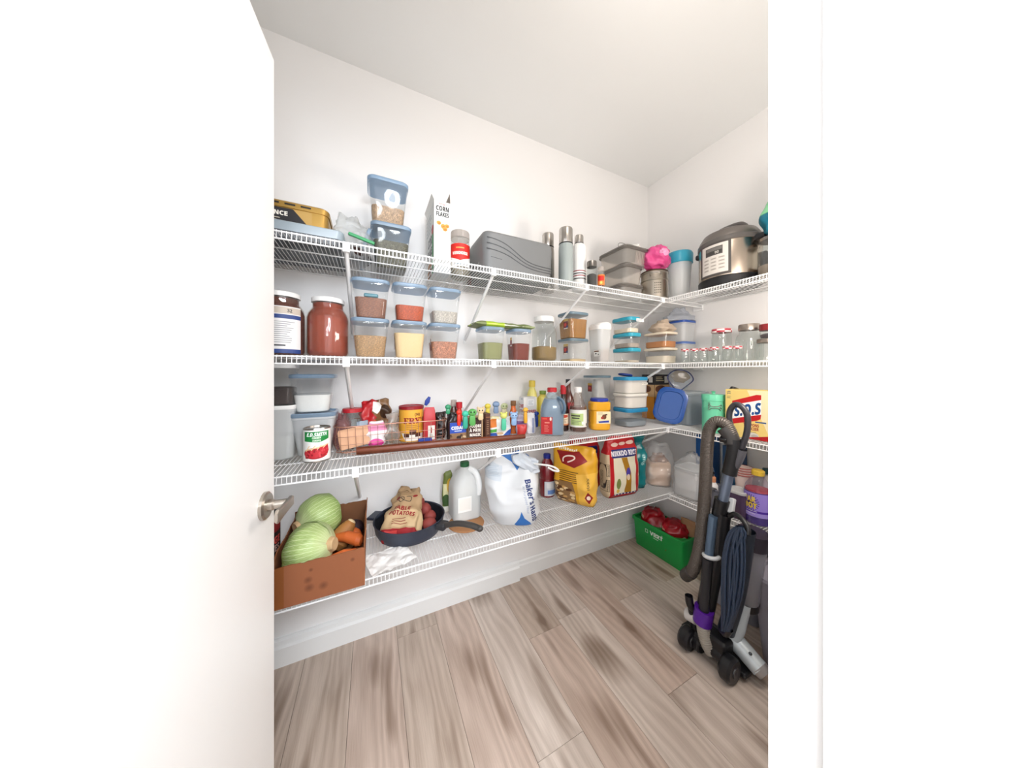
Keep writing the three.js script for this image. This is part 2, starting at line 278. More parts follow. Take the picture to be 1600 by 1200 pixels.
// ---------------------------------------------------------------- wire shelving
const wireWhite = M(0xf6f7f7, 0.38), SH = { a: 1.6585, b: 1.275, c: 0.9025, d: 0.512 }, LD = 0.41, RD = 0.348;
const words = { a: 'topmost', b: 'second highest', c: 'third highest', d: 'lowest' };
function wires(n, place) { const g = []; for (let i = 0; i < n; i++) g.push(...place(i)); return merge(g); }
for (const k of 'abcd') {
  const Y = SH[k], y = Y - 0.0016, s = thing('wire_shelf', `long white wire shelf on the long wall, ${words[k]} of the four`, 'shelf', [-1.36, Y, 0]), X0 = -1.385, X1 = 1.352;
  part('wire_deck', wires(Math.floor((X1 - X0) / 0.0127), (i) => { const x = X0 + 0.006 + i * 0.0127; return [rod(V(x, -0.0016, 0.008), V(x, -0.0016, LD), 0.00135, 5), rod(V(x, -0.0016, LD), V(x, -0.028, LD + 0.003), 0.00135, 5)]; }), wireWhite, s).userData.kind = 'stuff';
  for (const [z, yy, r] of [[0.010, -0.0055, 0.0026], [0.135, -0.0055, 0.0026], [0.265, -0.0055, 0.0026], [LD - 0.001, -0.0045, 0.003], [LD + 0.002, -0.028, 0.003]]) part('rail', rod(V(X0, yy, z), V(X1, yy, z), r, 8), wireWhite, s);
  if (k !== 'd') for (const x of k === 'c' ? [-1.955, -1.43, -0.345] : [-1.982, -1.45, -0.956, -0.39]) {
    const b = part('brace', rod(V(x + 1.36, -0.03, LD - 0.004), V(x + 1.36, k === 'd' ? -0.2 : -0.262, 0.006), 0.0075, 4), wireWhite, s);
    part('clip', box(0.022, 0.03, 0.014, 0.003), wireWhite, b, [x + 1.36, -0.022, LD + 0.001]);
    part('wall_plate', box(0.016, 0.04, 0.006, 0.002), wireWhite, b, [x + 1.36, -0.262, 0.003]);
  }
  part('end_bracket', box(0.012, 0.04, 0.06, 0.003), wireWhite, s, [X1 + 0.002, -0.022, LD - 0.028]);
  const q = thing('wire_shelf', `short white wire shelf on the right wall, ${words[k]} of the four`, 'shelf', [0, Y, LD + 0.006]), Z1 = WZ0 - LD - 0.012;
  part('wire_deck', wires(Math.floor(Z1 / 0.0127), (i) => { const z = 0.006 + i * 0.0127; return [rod(V(-0.008, -0.0016, z), V(-RD, -0.0016, z), 0.00135, 5), rod(V(-RD, -0.0016, z), V(-RD - 0.003, -0.028, z), 0.00135, 5)]; }), wireWhite, q).userData.kind = 'stuff';
  for (const [x, yy, r] of [[-0.010, -0.0055, 0.0026], [-0.12, -0.0055, 0.0026], [-0.235, -0.0055, 0.0026], [-RD + 0.001, -0.0045, 0.003], [-RD - 0.002, -0.028, 0.003]]) part('rail', rod(V(x, yy, 0.002), V(x, yy, Z1), r, 8), wireWhite, q);
  if (k !== 'd') for (const z of [0.62]) { const b = part('brace', rod(V(-RD + 0.004, -0.03, z), V(-0.006, -0.24, z), 0.0055, 4), wireWhite, q); part('wall_plate', box(0.006, 0.04, 0.016, 0.002), wireWhite, b, [-0.003, -0.24, z]); }
}
// ---------------------------------------------------------------- top shelf, long wall
const UP = 0.0012;                          // things rest on the wires
const A = SH.a + UP, B = SH.b + UP, C = SH.c + UP, D = SH.d + UP;
{
  const t = thing('storage_tray', 'wide flat grey storage tray under the gold tin on the top shelf', 'tray', [-2.3, A, 0.20]);
  part('body', loft([[0, 0.58, 0.28, 0.02], [0.003, 0.59, 0.29, 0.02], [0.024, 0.60, 0.30, 0.02], [0.026, 0.60, 0.30, 0.02]], { open: true }), M(0x5a5e62, 0.45), t);
  part('lid', loft([[0, 0.606, 0.306, 0.02], [0.027, 0.612, 0.312, 0.02], [0.03, 0.606, 0.306, 0.018], [0.03, 0.57, 0.27, 0.015], [0.027, 0.56, 0.26, 0.015]]), M(0x93a0a8, 0.35), t, [0, 0.024, 0]);
  const g = thing('gold_tin', 'gold tin with a black label plate lying on the flat grey tray', 'tin', [-2.272, A + 0.0545, 0.19]), gold = M(0xb8934e, 0.3, 0.75);
  part('body', loft([[0, 0.44, 0.2, 0.022], [0.004, 0.45, 0.21, 0.024], [0.078, 0.45, 0.21, 0.024], [0.082, 0.444, 0.204, 0.022]]), gold, g);
  part('lid', loft([[0.07, 0.456, 0.216, 0.026], [0.088, 0.456, 0.216, 0.026], [0.093, 0.446, 0.206, 0.022]]), gold, g);
  part('label_plate', flat(0.30, 0.062), print(480, 100, (c, w, h) => { fill(c, '#b8934e', 0, 0, w, h); poly(c, '#1c1a1e', [[0, 0], [w * 0.82, 0], [w, h], [0, h]]); text(c, 'FOR EXCELLENCE', w * 0.5, 30, 32, '#f4efe4', 'bold'); lines(c, '#cfc6b0', w * 0.25, 56, w * 0.5, 3, 13, 4); }), g, [0.027, 0.0365, 0.1056]);
  part('emblem', merge([0, 1, 2].map((i) => move(box(0.03, 0.006, 0.001), i * 0.045, 0.0815, 0.1085))), M(0x2b2620, 0.4), g, [0.07, 0, 0]);
}
{
  const p = onZ(551, 0.2), t = thing('plastic_bag', 'clear crumpled plastic bag of dark beans beside the grey tray', 'bag', [p.x, A, 0.2]);
  part('bag', bagShape(0.14, 0.17, 0.18, [[0, 0.7, 0.7], [0.15, 0.95, 0.95], [0.5, 0.9, 0.8], [0.8, 0.75, 0.45], [1, 0.55, 0.12]], { wrinkle: 0.03, freq: 16, sd: 3 }), pane(0xf2f4f4, 0.35, 0.8), t);
  part('beans', bagShape(0.135, 0.052, 0.15, [[0, 0.7, 0.7], [0.3, 1, 1], [0.7, 0.9, 0.9], [1, 0.5, 0.5]], { wrinkle: 0.006, sd: 5, freq: 40 }), kernel(0x5d3a33), t, [0, 0.003, 0]);
  part('clip_strip', move(box(0.09, 0.012, 0.012, 0.004), 0, 0, 0, 0, 0, -0.25), M(0x3f9a63, 0.4), t, [0.035, 0.062, 0.102]);
  const q = onZ(573, 0.13);
  const l = thing('container_lid', 'loose blue lid standing upright left of the two stacked granola containers', 'lid', [q.x - 0.018, A, 0.15]);
  part('lid', lidShape(0.15, 0.15).rotateZ(1.32).translate(0.02, 0.0745, 0), blueLid, l);
}
const tubW = 0.13;
const tallBlue = { w: 0.158, d: 0.15, tp: 0.76, z: 0.15, lidT: 0.016 };
{
  const x = onZ(611, 0.22).x;
  tub('food_container', 'lower blue-lidded container of the stack left of the corn flakes box', 'container', { ...tallBlue, x: x + 0.003, y: A, h: 0.182, fill: [kernel(0x7d7a62), 0.72] });
  tub('food_container', 'upper blue-lidded container of granola on the stack left of the corn flakes box', 'container', { ...tallBlue, x: x - 0.009, y: A + 0.1825, h: 0.183, fill: [kernel(0xf0c89e), 0.46] });
}
{
  const front = print(160, 620, (c, w, h) => {
    fill(c, '#e3e3e0', 0, 0, w, h); text(c, 'Kellogg\'s', w / 2, 20, 20, '#b02a30', 'italic'); text(c, 'CORN', w / 2, 62, 54, '#26282c', 'bold', 0, 0.86); text(c, 'FLAKES', w / 2, 112, 50, '#26282c', 'bold', 0, 0.74);
    for (const [x, y, r] of [[44, 190, 22], [88, 214, 26], [124, 206, 22], [104, 236, 24]]) { disc(c, '#e29a3c', x, y, r, r * 0.8); disc(c, '#c8742a', x + 4, y + 4, r * 0.55, r * 0.4); }
    lines(c, '#cfd3d6', 24, 290, 110, 5, 14, 5); lines(c, '#d9dde0', 20, 380, 120, 9, 16, 4); fill(c, '#e8ecef', 16, 540, 128, 60);
  });
  const side = print(420, 620, (c, w, h) => {
    fill(c, '#dfdfdc', 0, 0, w, h); text(c, 'CORN', w * 0.6, 300, 110, '#2a2c30', 'bold', 0, 0.9); text(c, 'FLAKES', w * 0.55, 400, 96, '#2a2c30', 'bold', 0, 0.8);
    fill(c, '#2e9c50', w - 90, 240, 60, 380); disc(c, '#c0282c', w - 70, 230, 46, 40); disc(c, '#b5793a', w * 0.45, 560, 110, 90); disc(c, '#7a4a2c', w * 0.5, 580, 70, 55); lines(c, '#9aa3a8', 40, 60, 260, 5, 34, 12);
  });
  const t = carton('cereal_box', 'tall white corn flakes box with its top flaps open', 'cereal box', { x: -1.6245, y: A, z: 0.148, w: 0.074, h: 0.316, d: 0.19, mat: paper, face: front, side });
  const card = M(0x9d938b, 0.9);
  part('flap', move(box(0.0015, 0.045, 0.185, 0.0005), 0.034, 0.336, 0, 0, 0, 0.05), card, t); part('flap', move(box(0.0015, 0.03, 0.185, 0.0005), -0.04, 0.328, 0, 0, 0, 0.45), paper, t);
  part('flap', move(box(0.07, 0.03, 0.0015, 0.0005), 0, 0.33, -0.094), paper, t);
}
{
  const p = onZ(719, 0.19), t = jar('glass_jar', 'clear jar with a red label and glass lid right of the corn flakes box', 'jar', { x: p.x, y: A, z: 0.19, r: 0.046, h: 0.218, neck: 0.9, shoulder: 0.9, cap: pane(0xd6cfc9, 0.15, 0.6), capH: 0.032, yaw: yawTo(p.x, 0.19), fill: [grain(0xe6d3b4), 0.42] });
  part('label', wrap(0.0466, 0.105, 0.10, 2.5), print(300, 220, (c, w, h) => { fill(c, '#f5f3ee', 0, 0, w, h); poly(c, '#d3251c', [[0, 0], [w, 0], [w, h * 0.55], [w / 2, h * 0.75], [0, h * 0.55]]); text(c, 'WERKHORSE', w / 2, 92, 40, '#fff4ea', 'bold', 0, 0.82); fill(c, '#f2a25a', w / 2 - 50, 36, 100, 12); lines(c, '#7fb0cc', 90, 180, 120, 2, 14, 5); }), t);
  const q = onZ(751, 0.2), u = thing('glass_bottle', 'slim clear glass bottle leaning beside the grey case', 'bottle', [q.x - 0.002, A + 0.003, 0.24]);
  part('body', lathe([[0, 0], [0.026, 0], [0.029, 0.006], [0.029, 0.12], [0.022, 0.15], [0.02, 0.185], [0.021, 0.188]]).rotateZ(-0.09), glass, u); part('cap', lathe([[0.0215, 0.184], [0.0215, 0.198], [0, 0.199]]).rotateZ(-0.09), steel, u);
  const v = onZ(742, 0.13); jar('glass_jar', 'small glass jar half hidden behind the slim leaning bottle', 'jar', { x: v.x, y: A, z: 0.1, r: 0.032, h: 0.17, cap: darkSteel, fill: [grain(0x9a5a4a), 0.5] });
}
{ // grey hard case with three wave grooves
  const x0 = -1.462, x1 = -1.080, w = x1 - x0, t = thing('hard_case', 'grey hard case with three wavy grooves across its front', 'case', [(x0 + x1) / 2, A, 0.20]), grey = M(0x787a7b, 0.45);
  part('body', loft([[0, w * 0.93, 0.21, 0.03], [0.006, w * 0.95, 0.225, 0.034], [0.17, w * 0.98, 0.245, 0.036], [0.188, w * 0.97, 0.24, 0.036], [0.2, w * 0.94, 0.22, 0.03], [0.204, w * 0.9, 0.2, 0.025]], { corner: 6 }), grey, t);
  for (const k of [0, 1, 2]) {
    const pts = []; for (let i = 0; i <= 12; i++) { const u = i / 12, s = 1 / (1 + Math.exp(-(u - 0.42) * 9)), hi = [0.168, 0.143, 0.118][k], lo = [0.076, 0.064, 0.052][k]; const y = hi + (lo - hi) * s; pts.push(V(-w * 0.455 + u * w * 0.91, y, 0.1125 + 0.01 * Math.min(1, y / 0.17) - 0.0005)); }
    part('groove', tube(pts, 0.0024, { sides: 6 }), M(0x56585b, 0.6), t);
  }
  part('groove', rod(V(-w * 0.4, 0.083, 0.1165), V(-w * 0.26, 0.078, 0.1165), 0.0016), M(0x56585b, 0.6), t);
  part('handle', tube([V(-0.07, 0.198, 0), V(-0.06, 0.222, 0), V(0.06, 0.222, 0), V(0.07, 0.198, 0)], 0.008), M(0x7c7e80, 0.5), t, [0, -0.012, -0.03]);
}
function flask(label, x, z, r, h, bodyMat, capMat, { capR = r * 0.92, capH = 0.075, bands } = {}) {
  const t = thing('vacuum_flask', label, 'flask', [x, A, z]), b = h - capH;
  part('body', lathe([[0, 0], [r * 0.92, 0], [r, 0.006], [r, b - 0.03], [r * 0.97, b - 0.014], [capR * 0.98, b], [0, b]]), bodyMat, t);
  part('cap', lathe([[capR * 0.95, 0], [capR, 0.004], [capR, capH - 0.006], [capR * 0.93, capH], [0, capH]]), capMat, t, [0, b, 0]); part('seam', lathe([[capR * 0.97, -0.003], [capR * 1.03, -0.001], [capR * 1.03, 0.003], [capR * 0.97, 0.004]]), black, t, [0, b, 0]);
  for (const [y, m] of bands ?? []) part('band', lathe([[r, 0], [r * 1.008, 0.0005], [r * 1.008, 0.0045], [r, 0.005]]), m, t, [0, y, 0]);
}
flask('steel flask with a brushed cup lid, standing mostly behind the grey case', -1.036, 0.19, 0.034, 0.318, steel, steel);
flask('pale grey-green flask with a steel cup lid right of the grey case', -0.998, 0.3, 0.038, 0.307, M(0x9fa9a8, 0.35), steel, { capH: 0.082 });
flask('white flask with dark red and black stripes near its base', onZ(904.5, 0.27).x, 0.27, 0.037, 0.306, white, steel, { capR: 0.024, capH: 0.045, bands: [[0.078, M(0x96323a, 0.5)], [0.09, black], [0.104, M(0x96323a, 0.5)], [0.062, black]] });
{
  const p = onZ(924.5, 0.335); jar('spice_jar', 'small dark jar with a grey lid right of the striped white flask', 'jar', { x: p.x, y: A, z: 0.335, r: 0.0265, h: 0.148, neck: 0.92, shoulder: 0.88, cap: darkSteel, capH: 0.03, fill: [grain(0x4a4440), 0.8] });
  const q = onZ(939, 0.365); const t = jar('spice_jar', 'little jar with a bright red and orange label before the stacked clear boxes', 'jar', { x: q.x, y: A, z: 0.365, r: 0.018, h: 0.115, neck: 0.9, shoulder: 0.88, cap: pane(0xe9e4df, 0.2, 0.7), capH: 0.022, yaw: yawTo(q.x, 0.365), fill: [grain(0xcf7a45), 0.9] });
  part('label', wrap(0.0186, 0.055, 0.045, 2.6), print(64, 64, (c, w, h) => { fill(c, '#e9843a', 0, 0, w, h); fill(c, '#cf1f1c', 10, 8, 44, 30); disc(c, '#f6d36b', 32, 50, 9); }), t);
}
{ // three clear boxes with grey rims
  const rim = M(0x6f6b66, 0.45), cl = pane(0xf6f2ec, 0.2, 0.75);
  const mk = (label, x0, x1, z0, z1, y, h) => { const w = x1 - x0, d = z1 - z0, t = thing('storage_box', label, 'box', [(x0 + x1) / 2, y, (z0 + z1) / 2]); part('body', tubShape(w, d, h - 0.012, 0.88, 0.032), cl, t); part('lid', lidShape(w, d, 0.012, 0.036), rim, t, [0, h - 0.012, 0]); part('rim', loft([[h - 0.022, w * 1.0, d * 1.0, 0.034], [h - 0.018, w * 1.03, d * 1.03, 0.036], [h - 0.014, w * 1.0, d * 1.0, 0.034]]), rim, t); return t; };
  mk('lowest and flattest of the three stacked clear boxes with grey rims', -0.60, -0.405, 0.08, 0.31, A, 0.086);
  mk('middle one of the three stacked clear boxes with grey rims', -0.575, -0.42, 0.11, 0.31, A + 0.0865, 0.118);
  const t = mk('topmost and widest of the three stacked clear boxes with grey rims', -0.59, -0.36, 0.09, 0.32, A + 0.205, 0.104);
  for (let i = 0; i < 9; i++) part('rib', move(box(0.004, 0.066, 0.003, 0.001), -0.02 + i * 0.013, 0.045, 0.1085, 0.09), cl, t);
  part('lid_bow', tube([V(-0.09, 0.102, 0.04), V(-0.08, 0.14, 0.03), V(-0.02, 0.155, 0.02), V(0.04, 0.13, 0.02), V(0.06, 0.102, 0.02)], 0.0016, { sides: 6 }), rim, t);
  const b = thing('paper_pad', 'white packs with a dark stripe leaning on top of the stacked clear boxes', 'packet', [-0.43, A + 0.3095, 0.2]);
  part('pack', move(box(0.05, 0.018, 0.15, 0.003), 0, 0.036, 0, 0, 0.3, -0.55), paper, b); part('stripe', move(box(0.012, 0.002, 0.13, 0.0005), 0.006, 0.0455, 0, 0, 0.3, -0.55), M(0x6f7376, 0.6), b); part('pack', move(box(0.06, 0.015, 0.14, 0.003), -0.03, 0.014, 0.02, 0, 0.3, -0.2), paper, b);
}
{
  const p = onZ(1022, 0.33), t = thing('steamer_pot', 'steel steamer pot with rows of holes below the pink bag', 'pot', [p.x, A, 0.33], yawTo(p.x, 0.33));
  const r = 0.074; part('body', lathe([[0, 0.002], [r * 0.95, 0], [r, 0.006], [r, 0.105], [r * 1.04, 0.108], [r * 1.04, 0.114], [r, 0.117], [r, 0.15], [r * 1.05, 0.153], [r * 1.05, 0.158]]), M(0xb4aca0, 0.32, 1), t);
  part('lid', lathe([[r * 1.06, 0], [r * 1.03, 0.008], [r * 0.7, 0.018], [0, 0.024]]), M(0x4a3226, 0.35, 0.6), t, [0, 0.158, 0]);
  part('handle', tube([V(-0.02, 0.132, r), V(-0.018, 0.14, r + 0.025), V(0.03, 0.136, r + 0.025), V(0.034, 0.13, r)], 0.004), steel, t);
  const holes = []; for (let i = 0; i < 4; i++) for (let j = 0; j < 5; j++) { const a = 0.05 + i * 0.14; holes.push(new THREE.CylinderGeometry(0.0028, 0.0028, 0.002, 8).rotateX(Math.PI / 2).translate(0, 0.03 + j * 0.014, r).rotateY(a)); }
  part('holes', merge(holes), M(0x3b3835, 0.6), t).userData.kind = 'stuff';
  const q = thing('pink_bag', 'bright pink twisted plastic bag sitting on the steamer pot', 'bag', [p.x + 0.012, A + 0.262, 0.33]);
  part('bag', crumple(0.15, 0.145, 0.145, 4, 0.03), M(0xf0589f, 0.3, 0, { transmission: 0.25, thickness: 0 }), q, [0, -0.012, 0]);
  part('knot', crumple(0.05, 0.05, 0.05, 9, 0.03), M(0xf7a6cf, 0.35), q, [-0.02, 0, 0.066]);
}
{
  const p = onX(1061, -0.195), t = thing('pitcher', 'tall translucent pitcher with a turquoise lid in the corner of the top shelf', 'pitcher', [p.x, A, p.z], yawTo(p.x, p.z)), r = 0.07;
  part('body', lathe([[0, 0.002], [r * 0.68, 0], [r * 0.72, 0.006], [r, 0.262], [r * 1.02, 0.265], [r * 1.02, 0.272]]), frost, t);
  part('lid', lathe([[r * 1.0, 0.225], [r * 1.05, 0.228], [r * 1.07, 0.282], [r * 0.98, 0.294], [0, 0.297]]), pane(0x3fb4d0, 0.3, 0.35), t);
  part('handle', tube([V(r * 0.97, 0.23, 0), V(r * 1.45, 0.22, 0), V(r * 1.4, 0.1, 0), V(r * 0.82, 0.08, 0)], 0.008).rotateY(1.9), frost, t);
}
// ---------------------------------------------------------------- top shelf, right wall
{
  const p = onX(1139, -0.175), t = thing('pressure_cooker', 'large steel electric pressure cooker with a digital panel on the top right shelf', 'cooker', [p.x, A, p.z], -Math.PI / 2), r = 0.138;
  part('base', lathe([[0, 0.002], [r * 0.9, 0], [r * 1.01, 0.012], [r * 1.02, 0.05], [r * 0.99, 0.056]]), black, t);
  part('body', lathe([[r * 0.985, 0.05], [r, 0.056], [r, 0.225], [r * 0.985, 0.232]]), M(0xc0b2a3, 0.25, 1), t);
  part('collar', lathe([[r * 0.985, 0.228], [r * 1.035, 0.232], [r * 1.035, 0.25], [r * 0.99, 0.256]]), M(0x5a5653, 0.4), t);
  part('lid', lathe([[r * 1.0, 0.25], [r * 0.98, 0.268], [r * 0.86, 0.296], [r * 0.6, 0.312], [0, 0.318]]), M(0x7a7470, 0.3, 0.7), t);
  part('lid_handle', tube([V(-0.09, 0.29, 0), V(-0.06, 0.335, 0), V(0, 0.345, 0), V(0.06, 0.335, 0), V(0.09, 0.29, 0)], 0.013), M(0x5b5755, 0.4), t, [0, -0.004, 0]);
  part('valve', lathe([[0, 0], [0.014, 0], [0.014, 0.02], [0.008, 0.026], [0, 0.026]]), black, t, [0.07, 0.302, -0.06]);
  part('side_handle', move(box(0.05, 0.03, 0.09, 0.01), r + 0.012, 0.225, 0), black, t); part('side_handle', move(box(0.03, 0.03, 0.08, 0.01), -r - 0.006, 0.225, 0), black, t);
  const pan = part('control_panel', new THREE.CylinderGeometry(r + 0.007, r + 0.007, 0.17, 24, 1, false, -0.52, 1.04), M(0x4b4744, 0.4), t, [0, 0.145, 0]);
  part('panel_face', wrap(r + 0.0078, 0.15, 0, 0.88), print(280, 300, (c, w, h) => { fill(c, '#d9d4cd', 0, 0, w, h); fill(c, '#55524f', 50, 26, 180, 84); fill(c, '#3a3836', 58, 34, 164, 68); fill(c, '#6d6a66', 58, 34, 164, 30); text(c, '90', w * 0.62, 84, 38, '#b5b1a9', 'bold'); for (let i = 0; i < 3; i++) for (let j = 0; j < 4; j++) { fill(c, '#bdb7af', 30 + i * 80, 136 + j * 36, 60, 18); fill(c, '#8d877f', 40 + i * 80, 142 + j * 36, 40, 5); } }), pan);
  part('cord_box', move(box(0.03, 0.12, 0.06, 0.008), r + 0.01, 0.1, -0.03), black, t);
}
{
  const p = onX(1195, -0.2);
  jar('glass_jar', 'wide clear glass jar beside the pressure cooker at the right edge', 'jar', { x: p.x, y: A, z: p.z + 0.03, r: 0.056, h: 0.2, cap: darkSteel, neck: 0.85, fill: [grain(0xcdb59d), 0.5] });
  const q = thing('green_bag', 'green and teal soft bag lying on the glass jar at the right edge', 'bag', [p.x, A + 0.204, p.z + 0.06]);
  part('bag', bagShape(0.15, 0.21, 0.14, [[0, 0.45, 0.45], [0.12, 0.8, 0.8], [0.35, 1, 1], [0.7, 0.72, 0.7], [1, 0.3, 0.3]], { wrinkle: 0.012, sd: 8, freq: 14 }), print(64, 128, (c, w, h) => { fill(c, '#4fae7c', 0, 0, w, h); fill(c, '#8fd8a4', 0, 30, w, 40); fill(c, '#0d6f86', 0, 72, w, 56); }), q);
}
// ---------------------------------------------------------------- second shelf, long wall
{
  const sauce = M(0xa53a0a, 0.35, 0, { map: powderTex, bumpMap: grains, bumpScale: 0.001 }), salsa = grain(0x8d3a1c);
  const p = onZ(513, 0.25), q = onZ(441, 0.25), g = pane(0xf6efe8, 0.04, 0.96);
  jar('food_jar', 'big glass jar full of orange sauce with a white lid', 'jar', { x: p.x, y: B, z: 0.25, r: 0.0665, h: 0.217, neck: 0.74, shoulder: 0.8, capH: 0.017, glassMat: g, fill: [sauce, 1] });
  const t = jar('food_jar', 'big jar of dark red salsa with a blue and white label at the door', 'jar', { x: q.x, y: B, z: 0.25, r: 0.0665, h: 0.222, neck: 0.74, shoulder: 0.8, capH: 0.017, glassMat: g, yaw: yawTo(q.x, 0.25), fill: [salsa, 1] });
  part('label', wrap(0.0672, 0.158, 0.088, 2.1, -0.2), print(320, 320, (c, w, h) => { fill(c, '#e9e7e6', 0, 0, w, h); fill(c, '#27407f', 0, 56, w, 28); fill(c, '#27407f', 0, 292, w, 28); fill(c, '#c9bcae', 0, 6, w, 44); text(c, '32', w * 0.74, 28, 30, '#5d5a58'); lines(c, '#8f9196', 20, 104, 270, 11, 14, 4); fill(c, '#43454a', 30, 262, 60, 14); fill(c, '#43454a', 120, 262, 90, 10); }), t);
}
{
  const rows = [[579, 'brown lentils', grain(0xb87a5c), 0.62, 'tan grain', grain(0xe5b57e), 0.66], [638.5, 'orange lentils', grain(0xee6428), 0.5, 'cream flour', powder(0xeccb98), 0.8], [692, 'white rice', grain(0xfaf0e2), 0.42, 'pinkish mixed beans', kernel(0xf0a684), 0.58]];
  const place = ['left', 'middle', 'right'];
  rows.forEach(([px, a, ma, ka, b, mb, kb], i) => {
    const x = onZ(px, 0.265).x, y0 = B, h = 0.147;
    const lo = tub('food_container', `blue-lidded container of ${b}, bottom ${place[i]} of the six in two rows`, 'container', { x, y: y0, z: 0.265, w: tubW, h, tp: 0.78, fill: [mb, kb] });
    const hi = tub('food_container', `blue-lidded container of ${a}, top ${place[i]} of the six in two rows`, 'container', { x: x + 0.002, y: y0 + h + 0.0005, z: 0.265, w: tubW, h, tp: 0.78, fill: [ma, ka] });
    if (i === 0) part('scoop', move(box(0.05, 0.014, 0.02, 0.005), 0, 0.092, 0.02), M(0x2c7c8c, 0.4), hi);
    if (i) part('sticker', move(flat(0.016, 0.05), -0.0535, 0.06, 0.02, 0, -Math.PI / 2, 0), M(0x7c2028, 0.5), lo, [i === 1 ? -0.0025 : -0.0025, 0, 0]);
  });
}
{
  const s = span(741, 791, 0.335, 0.215), t = span(788, 833, 0.335, 0.225);
  tub('food_container', 'blue-lidded container of green powder under the lime green packet', 'container', { x: s.x, y: B, z: s.z, w: s.w, d: s.d, h: 0.148, tp: 0.84, fill: [powder(0x8f9160), 0.62] });
  const u = tub('food_container', 'blue-lidded container of dark red powder left of the pasta jar', 'container', { x: t.x, y: B, z: t.z, w: t.w, d: t.d, h: 0.148, tp: 0.84, fill: [powder(0x7a2b18), 0.64] });
  part('sticker', flat(0.02, 0.05), print(64, 128, (c, w, h) => { fill(c, '#8f2027', 0, 0, w, h); fill(c, '#e0b45a', 0, 0, w, 34); fill(c, '#f1efe9', 12, 92, 40, 16); }), u, [-t.w * 0.449, 0.085, 0.01], [0, -Math.PI / 2, 0]);
  const x0 = onZ(735, 0.26).x, x1 = onZ(826, 0.26).x, w = x1 - x0;
  const k = thing('food_packet', 'lime green and white packet lying across two blue lids', 'packet', [(x0 + x1) / 2, B + 0.1482, 0.27], 0.04);
  part('packet', warp(new THREE.BoxGeometry(w, 0.026, 0.11, 24, 3, 12), (v) => { const e = Math.min(1, (w / 2 - Math.abs(v.x)) / 0.03), f = Math.min(1, (0.055 - Math.abs(v.z)) / 0.02); v.y = 0.013 + v.y * (0.25 + 0.75 * Math.sqrt(Math.max(0, e * f))) + (v.y > 0 ? 1 : 0) * 0.006 * N3(v.x * 22, 1, v.z * 22); }), print(360, 90, (c, w2, h) => { fill(c, '#6f7a4c', 0, 0, w2, h); fill(c, '#a9c437', 60, 0, 110, h); disc(c, '#d7df7a', 95, 40, 26, 20); fill(c, '#eceee6', 165, 24, 120, 52); lines(c, '#5b6a4a', 180, 34, 90, 3, 13, 6); fill(c, '#7d8a5c', 300, 0, 60, h); }), k);
}
{
  const p = onZ(850, 0.27); jar('food_jar', 'large clear jar half full of pasta with a white lid', 'jar', { x: p.x, y: B, z: 0.27, r: 0.064, h: 0.226, neck: 0.76, shoulder: 0.8, capH: 0.026, fill: [kernel(0xf0bc58), 0.5] });
  const s = span(869, 922, 0.272, 0.142), sticker = print(100, 140, (c, w, h) => { fill(c, '#6e2626', 0, 0, w, h); fill(c, '#c7a54c', 0, 0, w, 34); disc(c, '#c43c33', 40, 80, 26); fill(c, '#2f3d6e', 60, 96, 40, 30); fill(c, '#e9e4d6', 6, 124, 88, 14); });
  const g = (label, y, f, h) => { const t = tub('food_container', label, 'container', { x: s.x, y, z: s.z, w: s.w, d: s.d, h, tp: 0.86, lid: pane(0x8fa9b8, 0.35, 0.5), fill: f }); part('sticker', flat(0.04, 0.056), sticker, t, [-s.w * 0.462, h * 0.56, 0.018], [0, -Math.PI / 2, 0]); };
  g('lower labelled container with a little pale grain, right of the pasta jar', B, [powder(0xdcc39a), 0.16], 0.13);
  g('upper labelled container full of tan crumbs, right of the pasta jar', B + 0.1305, [grain(0xdf9c46), 0.88], 0.145);
}
{
  const s = span(917, 958, 0.34, 0.24), t = thing('cereal_keeper', 'tall translucent pitcher with a white flip lid between tan and teal containers', 'pitcher', [s.x, B, s.z]);
  part('body', loft([[0, s.w * 0.68, s.d * 0.86, 0.02], [0.005, s.w * 0.72, s.d * 0.9, 0.022], [0.185, s.w * 0.98, s.d, 0.024]], { open: true }), frost, t);
  part('lid', loft([[0.18, s.w * 1.0, s.d * 1.02, 0.026], [0.197, s.w * 1.02, s.d * 1.04, 0.026], [0.212, s.w * 0.9, s.d * 0.98, 0.026, 0.006], [0.222, s.w * 0.5, s.d * 0.8, 0.02, 0.014]]), whiteP, t);
  part('contents', loft([[0.003, s.w * 0.68, s.d * 0.86, 0.02], [0.05, s.w * 0.76, s.d * 0.91, 0.02], [0.075, s.w * 0.3, s.d * 0.8, 0.01, 0.02]]), grain(0xd09c74), t);
  part('sticker', move(flat(0.05, 0.035), 0, 0, 0, 0, -Math.PI / 2, 0), print(96, 70, (c, w, h) => { fill(c, '#efeeea', 0, 0, w, h); fill(c, '#6d4b38', 6, 8, 70, 14); fill(c, '#2c2c2e', 20, 34, 20, 12); fill(c, '#2c2c2e', 60, 44, 14, 12); }), t, [-s.w * 0.40, 0.05, 0.02], [0, 0, 0.08]);
}
